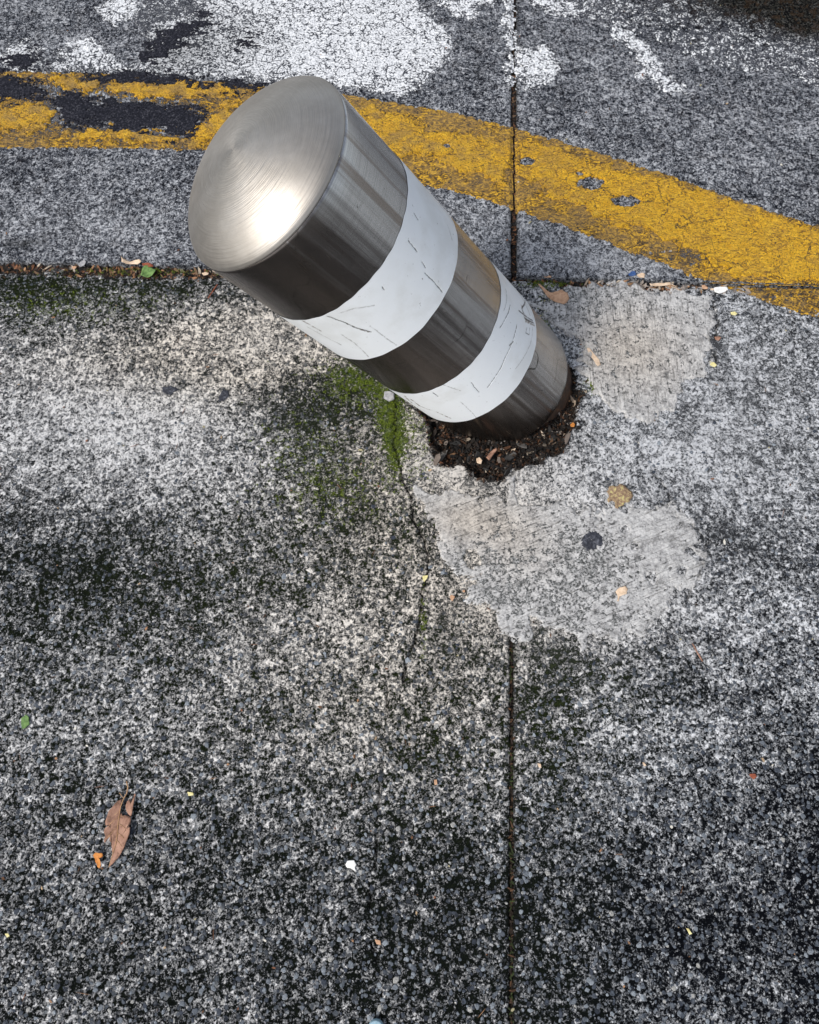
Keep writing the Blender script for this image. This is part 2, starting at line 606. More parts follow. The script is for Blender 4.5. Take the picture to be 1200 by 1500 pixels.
        warm = np.clip(0.22 * (1 - sstep(650, 950, u)) + blobs(X, Y, [(400, 500, 160, 80, .9), (620, 680, 150, 120, .8), (600, 900, 300, 200, .5), (790, 850, 160, 90, .5), (560, 1050, 200, 100, .25), (220, 520, 200, 60, .5)]), 0, 1)
        light = np.clip(blobs(X, Y, [(150, 620, 220, 100, .55), (400, 490, 110, 50, .5), (960, 640, 250, 110, .6), (1100, 560, 130, 110, .45), (1090, 720, 130, 90, .4), (700, 690, 150, 50, .6), (850, 860, 200, 80, .7), (1000, 490, 200, 70, .45), (640, 650, 70, 50, .5)]), 0, 1)
        hd = sdf(X, Y, HOLE) - 0.004 + 0.018 * fbm(X, Y, 34, 4, 5)
        soil = sstep(0.001, 0.007, hd)
        dark = dark + 0.35 * np.exp(-np.maximum(-hd, 0) / 0.012) * sstep(0.0, 0.3, fbm(X, Y, 15, 2, 7) + 0.1)
        wx = X + 0.009 * fbm(X, Y, 60, 4, 31, 0.7)
        wy = Y + 0.0035 * fbm(X, Y, 60, 3, 32)
        for pts, w in CRACKS:
            d = seg_dist(wx, wy, pts)
            crack = np.maximum(crack, (1 - sstep(w * 0.25, w * 1.0, d)) * (sstep(-0.6, -0.15, fbm(X, Y, 30, 3, 78)) if w > 0.003 else 0.8 * sstep(-0.15, 0.15, fbm(X, Y, 22, 2, 77))))
        for (pu, pv, rx, ry) in POCK:
            cx, cy = gp(pu, pv)
            r = np.hypot((X - cx) / rx, (Y - cy) / ry) + 0.35 * fbm(X, Y, 160, 2, 8)
            crack = np.maximum(crack, 0.8 * (1 - sstep(0.8, 1.1, r)))
            Z = Z - 0.002 * (1 - sstep(0.7, 1.2, r))
        soil = np.maximum(soil, 0.85 * np.exp(-((np.abs(Bm)) / 0.016) ** 2) * np.where(X < 0, 1, 0.35))
        grey_ln = np.exp(-np.abs(np.abs(A) - gap) / 0.004)
        crack = np.maximum(crack, 0.75 * grey_ln * np.where(v > 930, 1, 0))
    else:
        # damp and rubbed areas of the road edge, plus a painted corner shadow
        dark = dark + blobs(X, Y, [(1150, 10, 150, 45, .95), (1010, 35, 90, 24, .3), (560, 120, 60, 14, .1), (30, 360, 60, 14, .35), (240, 340, 40, 10, .1), (1000, 250, 200, 60, -.02), (20, 118, 60, 12, .3)])
        dark = dark - blobs(X, Y, [(150, 345, 250, 40, .12), (700, 350, 200, 50, .20), (900, 390, 150, 20, .2)])
        soil = np.clip(blobs(X, Y, [(1130, -10, 150, 36, 1.3), (1190, 30, 70, 36, .9)]) + 0.5 * fbm(X, Y, 30, 4, 88), 0, 1) * 0.96  # shadow at the far right corner painted in, plus random dark patches
        light = np.clip(blobs(X, Y, [(700, 350, 200, 50, .45), (880, 385, 150, 22, .5), (150, 330, 260, 34, .22), (450, 340, 150, 60, .3)]), 0, 1)
        crack = np.maximum(crack, 0.8 * np.exp(-np.maximum(edge, 0) / 0.005))
        crack = np.maximum(crack, 0.9 * np.clip(blobs(X, Y, [(32, 358, 32, 10, 1.0)]) + 0.5 * fbm(X, Y, 40, 3, 12) - 0.3, 0, 1))
    attrs = {'cover': np.stack([dark, moss, soil, warm], -1), 'wear': np.stack([pit, light, np.clip(crack, 0, 1), green], -1)}
    Z = Z - 0.0009 * pit * (0.5 if upper else 1.0)
    return grid_mesh('concrete_slab', X, Y, Z, None, M_road if upper else M_foot, road if upper else footpath, attrs, skirt=0.03)


for up in (False, True):
    for sd_ in (-1, 1):
        slab(sd_, up)

# ------------------------------------------------------------------ sheets laid on the slabs (paint, mortar)


def sheet(name, u0, v0, u1, v1, step, cov_fn, thick, mat, parent, upper, dz, lift=0.0):
    """a layer with real thickness: it dips under the slab wherever its cover ends"""
    cs = [gp(u, v) for u, v in ((u0, v0), (u1, v0), (u0, v1), (u1, v1))]
    x0, x1 = min(c[0] for c in cs), max(c[0] for c in cs)
    y0, y1 = min(c[1] for c in cs), max(c[1] for c in cs)
    X, Y = np.meshgrid(np.arange(x0, x1, step), np.arange(y0, y1, step))
    cov, info = cov_fn(X, Y)
    H = relief(X, Y, upper) + dz
    edge = sstep(-0.5, 0.5, cov / 0.0025)
    Z = H - 0.0020 + (thick + 0.0020) * edge + lift * edge + 0.00025 * fbm(X, Y, 200, 2, 3) * edge + (0.0016 * fbm(X * 0.7, Y, 75, 3, 9) * edge if thick > 0.0035 else 0)
    keep = cov > -0.004
    # keep clear of the joints
    return grid_mesh(name, X, Y, Z, keep, mat, parent, {'info': info})


def q4(a, b=None, c=None, d=None):
    z = np.zeros_like(a)
    return np.stack([a, z if b is None else b, z if c is None else c, z if d is None else d], -1)


YTOP = [(-300, 100), (0, 106), (120, 108), (250, 116), (350, 124), (500, 139), (600, 155), (680, 170), (753, 189), (830, 211), (920, 238), (1000, 266), (1100, 301), (1200, 333), (1500, 440)]
YBOT = [(-300, 222), (0, 219), (150, 218), (300, 222), (400, 232), (560, 256), (640, 277), (700, 290), (753, 308), (850, 342), (950, 380), (1020, 407), (1100, 432), (1140, 448), (1200, 466), (1500, 575)]
YPOLY = P(*(YTOP + YBOT[::-1]))
HOLES = [(865, 270, .034, .022), (915, 297, .044, .018), (772, 238, .024, .014), (655, 215, .010, .008), (849, 256, .010, .008), (880, 372, .010, .006)]


def joint_gap(X, Y):
    """distance from the two road joints, negative inside the gap"""
    px = X - J.x
    py = Y - J.y
    a = (px * ey_up.y - py * ey_up.x) / (ex.x * ey_up.y - ex.y * ey_up.x)
    b = (ex.x * py - ex.y * px) / (ex.x * ey_up.y - ex.y * ey_up.x)
    return a, b


def cov_yellow_thin(side):
    def fn(X, Y):
        d = sdf(X, Y, YPOLY) + 0.016 * fbm(X, Y, 40, 5, 101, 0.7)
        a, b = joint_gap(X, Y)
        d = np.minimum(d, side * a - 0.008)
        d = np.minimum(d, b - 0.008)
        # worn through
        w = fbm(X, Y, 55, 4, 103, 0.6)
        u, v = to_px(X, Y)
        wear = 0.10 + blobs(X, Y, [(150, 165, 110, 26, .55), (230, 185, 80, 20, .35), (60, 130, 90, 14, .30), (260, 130, 110, 14, .12), (1030, 378, 60, 16, .22), (960, 372, 60, 10, .15), (560, 160, 60, 20, .1)]) - 0.12 * sstep(420, 560, u)
        d = np.minimum(d, (w + 0.62 - wear * 1.4) * 0.012)
        for hu, hv, rx, ry in HOLES:
            cx, cy = gp(hu, hv)
            r = np.hypot((X - cx) / rx, (Y - cy) / ry) + 0.5 * fbm(X, Y, 60, 3, 19)
            d = np.minimum(d, (r - 0.8) * 0.012)
        return d, q4(np.clip(1 - wear * 1.6, 0, 1))
    return fn


THICK = P((505, 150), (540, 158), (600, 176), (625, 195), (700, 202), (745, 212), (750, 245), (735, 270), (690, 258), (640, 240), (610, 225), (570, 232), (500, 215))
THICK2 = P((758, 205), (800, 214), (845, 232), (868, 240), (900, 250), (930, 252), (970, 264), (1060, 292), (1120, 315), (1200, 342), (1500, 450), (1500, 530), (1200, 418), (1110, 414), (1060, 398), (1010, 370),
           (960, 345), (935, 330), (900, 330), (870, 315), (850, 300), (800, 288), (775, 265), (758, 250))
THICK3 = [P((0, 160), (60, 150), (80, 165), (70, 190), (20, 195), (-40, 190)), P((70, 112), (150, 122), (260, 124), (345, 128), (345, 142), (230, 146), (150, 136), (80, 130)),
          P((290, 190), (330, 150), (345, 150), (345, 215), (280, 215)), P((90, 195), (200, 192), (270, 203), (250, 214), (120, 208))]


def cov_yellow_thick(side):
    def fn(X, Y):
        d = sdf(X, Y, THICK if side < 0 else THICK2)
        if side < 0:
            for t_ in THICK3:
                d = np.maximum(d, sdf(X, Y, t_) - 0.003 + 0.045 * fbm(X * 0.5, Y, 50, 5, 120, 0.75))
        d = d + 0.045 * fbm(X, Y, 26, 5, 111, 0.7)
        d = np.minimum(d, sdf(X, Y, YPOLY) - 0.004)
        a, b = joint_gap(X, Y)
        d = np.minimum(d, side * a - 0.0085)
        d = np.minimum(d, b - 0.008)
        for hu, hv, rx, ry in HOLES:
            cx, cy = gp(hu, hv)
            r = np.hypot((X - cx) / rx, (Y - cy) / ry) + 0.5 * fbm(X, Y, 60, 3, 19)
            d = np.minimum(d, (r - 0.95) * 0.012)
        return d, q4(np.ones_like(X))
    return fn


def yellow_mat(name, thick):
    k = NT(name)
    w, _, _, _, _ = k.attr('info')
    n1 = k.noise(85, 5, 0.65, dist=0.6)
    n2 = k.noise(260, 4, 0.7)
    n3 = k.noise(16, 4, 0.6)
    wr = k.noise(1.0, 5, 0.7, k.scalev((75, 130, 75)), dist=1.6)
    right = k.t.nodes.new('ShaderNodeSeparateXYZ')
    k.t.links.new(k.pos, right.inputs[0])
    fresh = k.mapr(right.outputs[0], -0.2, 0.7)      # more traffic wear to the left
    if thick:
        c = k.ramp(wr, [(0.38, (0.20, 0.10, 0.010)), (0.44, (0.52, 0.27, 0.012)), (0.50, (0.88, 0.47, 0.012)), (0.60, (0.94, 0.58, 0.03))])
        c = k.mix(k.math('MULTIPLY', k.mapr(n3, 0.40, 0.60, 0.75, 0.1), k.math('SUBTRACT', 1.0, k.math('MULTIPLY', fresh, 0.7))), c, k.mix(n1, (0.25, 0.15, 0.05), (0.50, 0.33, 0.10)))
        sm_ = k.mapr(k.noise(30, 4, 0.6), 0.45, 0.60)
        c = k.mix(k.math('MULTIPLY', sm_, 0.7), c, k.mix(k.mapr(n1, 0.4, 0.6), (0.74, 0.39, 0.012), (0.92, 0.54, 0.025)))
        c = k.mix(k.mapr(n2, 0.43, 0.37), c, (0.05, 0.032, 0.018))
        wv = k.vmath('ADD', k.pos, k.vmath('MULTIPLY', k.noise(40, 4, 0.7, col=True), (0.03, 0.03, 0.03)))
        ck = k.math('MULTIPLY', k.mapr(k.voro(16, wv, 'DISTANCE_TO_EDGE')['Distance'], 0.022, 0.004), k.mapr(n3, 0.46, 0.56))
        c = k.mix(ck, c, (0.07, 0.045, 0.02))
        h = k.math('ADD', k.math('MULTIPLY', wr, 2.4), k.math('MULTIPLY', n2, 0.5))
        return k.done(c, 0.6, k.bump(h, 0.0060), spec=0.4)
    c = k.ramp(wr, [(0.40, (0.03, 0.02, 0.012)), (0.47, (0.18, 0.10, 0.018)), (0.53, (0.42, 0.235, 0.02)), (0.61, (0.70, 0.41, 0.03))])
    c = k.mix(k.mapr(n3, 0.42, 0.60, 0.5, 0.0), c, k.mix(n1, (0.10, 0.07, 0.04), (0.28, 0.19, 0.09)))
    f = k.math('ADD', k.math('MULTIPLY', k.math('SUBTRACT', n2, 0.5), 3.0), k.math('MULTIPLY', k.math('SUBTRACT', n1, 0.5), 2.6))
    f = k.math('ADD', f, w)
    worn = k.mapr(f, 0.62, 0.40)
    c = k.mix(worn, c, k.ramp(n2, [(0.38, (0.015, 0.015, 0.02)), (0.6, (0.16, 0.155, 0.16))]))
    h = k.math('ADD', k.math('MULTIPLY', wr, 1.1), k.math('MULTIPLY', n2, 0.7))
    h = k.math('SUBTRACT', h, k.math('MULTIPLY', worn, 0.5))
    return k.done(c, 0.75, k.bump(h, 0.0030), spec=0.3)


M_ythin = yellow_mat('thin_yellow_paint', False)
M_ythick = yellow_mat('thick_yellow_paint', True)
sheet('yellow_line', -60, 90, 756, 330, 0.0030, cov_yellow_thin(-1), 0.0011, M_ythin, road, True, 0.003)
sheet('yellow_line', 750, 170, 1330, 480, 0.0030, cov_yellow_thin(1), 0.0011, M_ythin, road, True, 0.003)
sheet('paint_layer', -60, 90, 756, 330, 0.0025, cov_yellow_thick(-1), 0.0042, M_ythick, road, True, 0.003)
sheet('paint_layer', 750, 190, 1330, 480, 0.0025, cov_yellow_thick(1), 0.0042, M_ythick, road, True, 0.003)


def cov_yellow_foot(X, Y):
    d = sdf(X, Y, YPOLY) + 0.008 * fbm(X, Y, 30, 4, 101)
    a, b = joint_gap(X, Y)
    d = np.minimum(d, -b - 0.008)
    w = fbm(X, Y, 40, 4, 133, 0.6)
    d = np.minimum(d, (w + 0.28) * 0.012)
    return d, q4(np.full_like(X, 0.8))


sheet('yellow_line', 1070, 410, 1330, 500, 0.0030, cov_yellow_foot, 0.0011, M_ythin, footpath, False, -0.001)

# black rubbed tar over the yellow line
TAR = [P((62, 146), (110, 138), (150, 150), (215, 152), (290, 158), (302, 178), (285, 200), (250, 205), (225, 192), (185, 200), (160, 188), (110, 186), (95, 165)),
       P((-40, 112), (0, 112), (60, 122), (70, 140), (20, 150), (-40, 152)),
       P((110, 112), (210, 108), (330, 120), (380, 128), (340, 138), (240, 132), (130, 122)),
       P((236, 52), (300, 22), (318, 30), (290, 52), (262, 72), (250, 92), (214, 92), (205, 84)),
       P((345, 60), (380, 48), (372, 66), (350, 76)), P((20, 78), (50, 72), (62, 100), (0, 106), (4, 92))]


def cov_tar(X, Y):
    d = np.full_like(X, -1)
    for t_ in TAR:
        d = np.maximum(d, sdf(X, Y, t_))
    # dragged streaks, longer along the traffic
    d = d + 0.085 * fbm(X * 0.4, Y, 42, 5, 141, 0.8) - 0.003
    return d, q4(sstep(0, 0.012, d))


def tar_mat():
    k = NT('rubbed_tar')
    n = k.noise(240, 5, 0.75)
    c = k.ramp(n, [(0.40, (0.004, 0.0045, 0.008)), (0.54, (0.014, 0.015, 0.024)), (0.66, (0.10, 0.10, 0.115))])
    return k.done(c, 0.85, k.bump(n, 0.0025), spec=0.15)


sheet('tar_smear', -60, 10, 480, 225, 0.0026, cov_tar, 0.0034, tar_mat(), road, True, 0.003)

WHITE = [P((70, 106), (84, 80), (112, 60), (134, 56), (150, 68), (168, 88), (190, 98), (212, 88), (222, 70), (218, 45), (246, 28), (285, 20), (296, 0), (300, -60), (600, -60), (618, 12), (640, 30), (655, 48), (666, 72),
           (652, 96), (630, 112), (610, 132), (585, 140), (540, 134), (500, 128), (380, 118), (200, 104)),
         P((8, 72), (35, 60), (60, 66), (70, 88), (64, 104), (20, 104), (6, 96)),
         P((145, 8), (175, -5), (205, 5), (206, 18), (190, 30), (172, 38), (150, 36)),
         P((640, -40), (720, -40), (722, 8), (700, 10), (698, 30), (676, 28), (660, 14), (645, 10)),
         P((742, -20), (750, -20), (748, 125), (741, 120), (744, 70), (735, 48), (738, 20)),
         P((757, 72), (772, 74), (790, 66), (808, 76), (820, 92), (816, 112), (800, 124), (780, 132), (768, 126), (757, 108)),
         P((890, 42), (908, 38), (930, 52), (950, 70), (968, 92), (972, 110), (1000, 122), (1004, 136), (985, 140), (965, 122), (935, 112), (940, 98), (925, 76), (905, 58)),
         P((772, 0), (800, -4), (840, 10), (858, 16), (850, 30), (828, 22), (800, 18))]
SPECK = [P((800, -60), (1320, -60), (1320, 160), (1240, 130), (1190, 118), (1140, 92), (1090, 98), (1040, 88), (1000, 70), (960, 50), (900, 28), (850, 18), (800, 0)),
         P((205, -40), (300, -40), (296, 0), (285, 20), (246, 28), (215, 45), (208, 30), (222, 10))]


def cov_white(side):
    def fn(X, Y):
        d = np.full_like(X, -1)
        for t_ in WHITE:
            d = np.maximum(d, sdf(X, Y, t_) + 0.050 * fbm(X, Y, 38, 5, 151, 0.75))
        inside = sstep(-0.002, 0.05, d)
        sp_ = np.full_like(X, -1)
        for t_ in SPECK:
            sp_ = np.maximum(sp_, sdf(X, Y, t_))
        spk = np.minimum(sp_ + 0.02, (fbm(X, Y, 40, 4, 152, 0.7) + 0.10) * 0.03)
        isp = spk > d
        d = np.maximum(d, spk)
        a, b = joint_gap(X, Y)
        d = np.minimum(d, side * a - 0.006)
        u, v = to_px(X, Y)
        dirt_shade = np.clip(blobs(X, Y, [(1130, 5, 130, 30, 1.3), (1180, 45, 60, 20, .9), (250, 80, 60, 30, .35), (320, 60, 80, 50, .2), (45, 90, 40, 16, .3)]), 0, 1)  # real grime at left; corner shadow painted in at far right
        worn = 0.25 + 0.22 * isp - 0.15 * inside + blobs(X, Y, [(290, 60, 90, 50, .25), (120, 95, 70, 20, .1), (50, 85, 30, 20, .25), (390, 20, 100, 30, .05)])
        return d, q4(worn, dirt_shade)
    return fn


def white_mat():
    k = NT('cracked_white_paint')
    worn, dirt_shade, _, _, _ = k.attr('info')
    warp = k.vmath('MULTIPLY', k.vmath('SUBTRACT', k.noise(70, 3, 0.6, col=True), (0.5, 0.5, 0.5)), (0.018, 0.018, 0.018))
    wp = k.vmath('ADD', k.pos, warp)
    e = k.voro(50, wp, 'DISTANCE_TO_EDGE')['Distance']
    e2 = k.voro(125, wp, 'DISTANCE_TO_EDGE')['Distance']
    n1 = k.noise(190, 5, 0.72)
    n2 = k.noise(60, 4, 0.65)
    f = k.math('ADD', k.math('MULTIPLY', k.math('SUBTRACT', 0.5, n1), 2.3), k.math('MULTIPLY', k.math('SUBTRACT', 0.5, n2), 1.7))
    f = k.math('ADD', f, worn)
    cd = k.mapr(k.noise(22, 3, 0.6), 0.35, 0.62, 0.1, 0.7)
    f = k.math('ADD', f, k.math('MULTIPLY', k.mapr(e, 0.07, 0.0), cd))
    f = k.math('ADD', f, k.math('MULTIPLY', k.mapr(e2, 0.09, 0.0), 0.22))
    gone = k.mapr(f, 0.38, 0.52)
    c = k.ramp(n1, [(0.40, (0.34, 0.355, 0.38)), (0.5, (0.58, 0.60, 0.63)), (0.62, (0.78, 0.80, 0.82))])
    und = k.ramp(n1, [(0.3, (0.015, 0.017, 0.024)), (0.6, (0.07, 0.075, 0.09)), (0.8, (0.2, 0.2, 0.22))])
    c = k.mix(gone, c, und)
    dirt_shade_col = k.mix(k.mapr(n1, 0.46, 0.60), (0.003, 0.003, 0.003), (0.035, 0.034, 0.028))  # near-black shared by grime and the painted corner shadow
    c = k.mix(k.math('MULTIPLY', dirt_shade, 0.96, clamp=True), c, dirt_shade_col)
    h = k.math('ADD', k.math('SUBTRACT', 1.0, gone), k.math('MULTIPLY', n1, 0.6))
    return k.done(c, 0.8, k.bump(h, 0.0018), spec=k.mapr(dirt_shade, 0, 0.6, 0.3, 0.0))


M_white = white_mat()
sheet('white_marking', -60, -60, 756, 145, 0.0028, cov_white(-1), 0.0014, M_white, road, True, 0.003)
sheet('white_marking', 750, -60, 1300, 150, 0.0028, cov_white(1), 0.0014, M_white, road, True, 0.003)

# ---- mortar patches
MORT = [P((775, 440), (830, 428), (870, 416), (935, 424), (1000, 424), (1035, 438), (1046, 470), (1045, 505), (1032, 540), (1010, 575), (980, 602), (945, 617), (912, 610), (880, 585), (858, 560), (850, 520), (838, 490), (800, 470)),
        P((618, 716), (650, 714), (690, 728), (730, 735), (745, 745), (800, 738), (858, 750), (862, 765), (900, 742), (925, 735), (950, 742), (985, 742), (996, 756), (1012, 770), (1022, 795), (1010, 815), (1024, 835),
          (1005, 862), (975, 880), (965, 905), (935, 930), (905, 945), (870, 935), (850, 960), (835, 930), (800, 920), (780, 905), (770, 936), (742, 934), (735, 905), (700, 880), (690, 850), (660, 830), (650, 795), (640, 760), (622, 740))]


def cov_mort(i):
    def fn(X, Y):
        Xo, Yo = X, Y
        X = Xo + 0.030 * fbm(Xo, Yo, 11, 3, 171)
        Y = Yo + 0.030 * fbm(Xo, Yo, 11, 3, 172)
        d = sdf(X, Y, MORT[i]) + 0.040 * fbm(X, Y, 26, 5, 161 + i, 0.65)
        X, Y = Xo, Yo
        inner = sstep(0, 0.05, d)
        u, v = to_px(X, Y)
        if i == 0:
            worn = 0.16 - 0.10 * (1 - inner) + blobs(X, Y, [(800, 440, 60, 40, .25), (870, 510, 20, 70, .1), (880, 430, 60, 10, .3)])
            ang = np.zeros_like(X)
            warm = np.clip(blobs(X, Y, [(920, 510, 80, 60, .95)]), 0, 1)
        else:
            worn = 0.26 - 0.05 * (1 - inner) + blobs(X, Y, [(800, 870, 70, 40, .18), (860, 795, 30, 20, .3), (690, 815, 30, 14, .45), (700, 860, 40, 30, .25), (890, 830, 50, 30, .2), (790, 930, 80, 30, .15)])
            worn = worn - blobs(X, Y, [(670, 750, 50, 30, .35), (800, 752, 50, 12, .2), (960, 790, 50, 40, .45), (940, 870, 40, 30, .2)])
            ang = np.ones_like(X)
            warm = np.clip(blobs(X, Y, [(690, 760, 70, 40, 1.0), (760, 800, 60, 50, .5)]), 0, 1)
            d = np.maximum(d, sdf(X, Y, P((746, 698), (754, 698), (755, 728), (762, 748), (738, 748), (746, 728))) + 0.006 * fbm(X, Y, 60, 3, 44))
            for hu, hv, rx, ry in ((692, 818, .020, .022), (955, 845, .013, .016), (930, 800, .010, .010), (999, 835, .012, .010), (915, 775, .012, .009)):
                cx, cy = gp(hu, hv)
                r = np.hypot((X - cx) / rx, (Y - cy) / ry) + 0.5 * fbm(X, Y, 60, 3, 19)
                d = np.minimum(d, (r - 0.85) * 0.012)
        worn = worn - 0.30 * np.exp(-((d - 0.004) / 0.004) ** 2)      # thicker lip of the repair
        return d, q4(worn, warm, ang)
    return fn


def mortar_mat():
    k = NT('mortar')
    worn, warm, ang, _, _ = k.attr('info')
    s1 = k.noise(1.0, 4, 0.7, k.scalev((300, 14, 1)), dist=0.2)
    m = k.t.nodes.new('ShaderNodeMapping')
    m.inputs['Rotation'].default_value = (0, 0, math.radians(68))
    k.t.links.new(k.pos, m.inputs[0])
    m2 = k.t.nodes.new('ShaderNodeMapping')
    m2.inputs['Scale'].default_value = (300, 16, 1)
    k.t.links.new(m.outputs[0], m2.inputs[0])
    s2 = k.noise(1.0, 4, 0.7, m2.outputs[0], dist=0.8)
    st = k.mix(ang, s1, s2)
    n1 = k.noise(230, 5, 0.72)
    n2 = k.noise(60, 4, 0.6)
    c = k.ramp(k.math('ADD', k.math('MULTIPLY', n1, 0.5), k.math('MULTIPLY', k.noise(34, 6, 0.75), 0.5)), [(0.41, (0.18, 0.18, 0.182)), (0.49, (0.36, 0.36, 0.362)), (0.57, (0.52, 0.52, 0.52))])
    c = k.mix(k.math('MULTIPLY', warm, 0.8), c, k.mix(1.0, c, (1.0, 0.90, 0.78), 'MULTIPLY'))
    c = k.mix(k.mapr(st, 0.46, 0.36, 0, 0.7), c, (0.10, 0.095, 0.085))
    f = k.math('ADD', k.math('MULTIPLY', k.math('SUBTRACT', 0.5, n1), 2.2), k.math('MULTIPLY', k.math('SUBTRACT', 0.5, n2), 2.4))
    f = k.math('ADD', f, k.math('SUBTRACT', worn, -0.02))
    f = k.math('ADD', f, k.math('MULTIPLY', k.math('SUBTRACT', 0.5, st), 0.9))
    gone = k.mapr(f, 0.42, 0.62)
    c = k.mix(k.math('MULTIPLY', gone, 0.95), c, k.ramp(n1, [(0.36, (0.02, 0.022, 0.02)), (0.48, (0.14, 0.145, 0.145)), (0.55, (0.50, 0.50, 0.50))]))
    h = k.math('ADD', k.math('MULTIPLY', n1, 0.7), k.math('MULTIPLY', st, 0.6))
    h = k.math('SUBTRACT', h, k.math('MULTIPLY', gone, 0.5))
    return k.done(c, 0.88, k.bump(h, 0.0020), spec=0.3)


M_mort = mortar_mat()
sheet('mortar_patch', 750, 400, 1070, 640, 0.0026, cov_mort(0), 0.0032, M_mort, footpath, False, -0.001)
sheet('mortar_patch', 600, 690, 1050, 975, 0.0024, cov_mort(1), 0.0026, M_mort, footpath, False, -0.001)

# ------------------------------------------------------------------ bollard
axis = Vector((-0.5627, 0.0, 0.0))
dcam = Vector((-0.5627, -0.2573, -0.7856)).normalized()
axis = Vector((dcam.x, -sp * dcam.y + cp * dcam.z, -cp * dcam.y - sp * dcam.z)).normalized()
bc = Vector((1.364, -1.907, 10.518)) * R0
base = Vector((bc.x, -sp * bc.y + cp * bc.z, CAM_H - cp * bc.y - sp * bc.z))
print('bollard base', base, 'axis', axis, 'tilt', math.degrees(axis.angle(Vector((0, 0, 1)))))
bollard = empty('bollard', base)
bollard.rotation_mode = 'QUATERNION'
bollard.rotation_quaternion = axis.to_track_quat('Z', 'Y')
tag(bollard, 'leaning domed stainless steel bollard with two white reflective bands', 'bollard')


def lathe(name, prof, mat, seg=160, parent=None, cap_top=False, wob=None):
    vs, fs = [], []
    for r, z in prof:
        for i in range(seg):
            a = 2 * math.pi * i / seg
            rr = r + (wob(a, z) if wob else 0)
            vs.append((rr * math.cos(a), rr * math.sin(a), z))
    for j in range(len(prof) - 1):
        for i in range(seg):
            i2 = (i + 1) % seg
            fs.append((j * seg + i, j * seg + i2, (j + 1) * seg + i2, (j + 1) * seg + i))
    if cap_top:
        vs.append((0, 0, prof[-1][1]))
        c = len(vs) - 1
        j = (len(prof) - 1) * seg
        for i in range(seg):
            fs.append((j + i, j + (i + 1) % seg, c))
    return mesh_obj(name, vs, fs, mat, parent)


bmat = bollard.rotation_quaternion.to_matrix()
bmi = bmat.inverted()
_c = bmi @ (Vector((0, 0, CAM_H)) - base)
CAM_ANG = math.atan2(_c.y, _c.x)
_g = bmi @ Vector((-0.35, -0.85, -0.4))  # side of the shaft that gets the painted dark reflection
_gl = math.hypot(_g.x, _g.y)
GX, GY = _g.x / _gl, _g.y / _gl


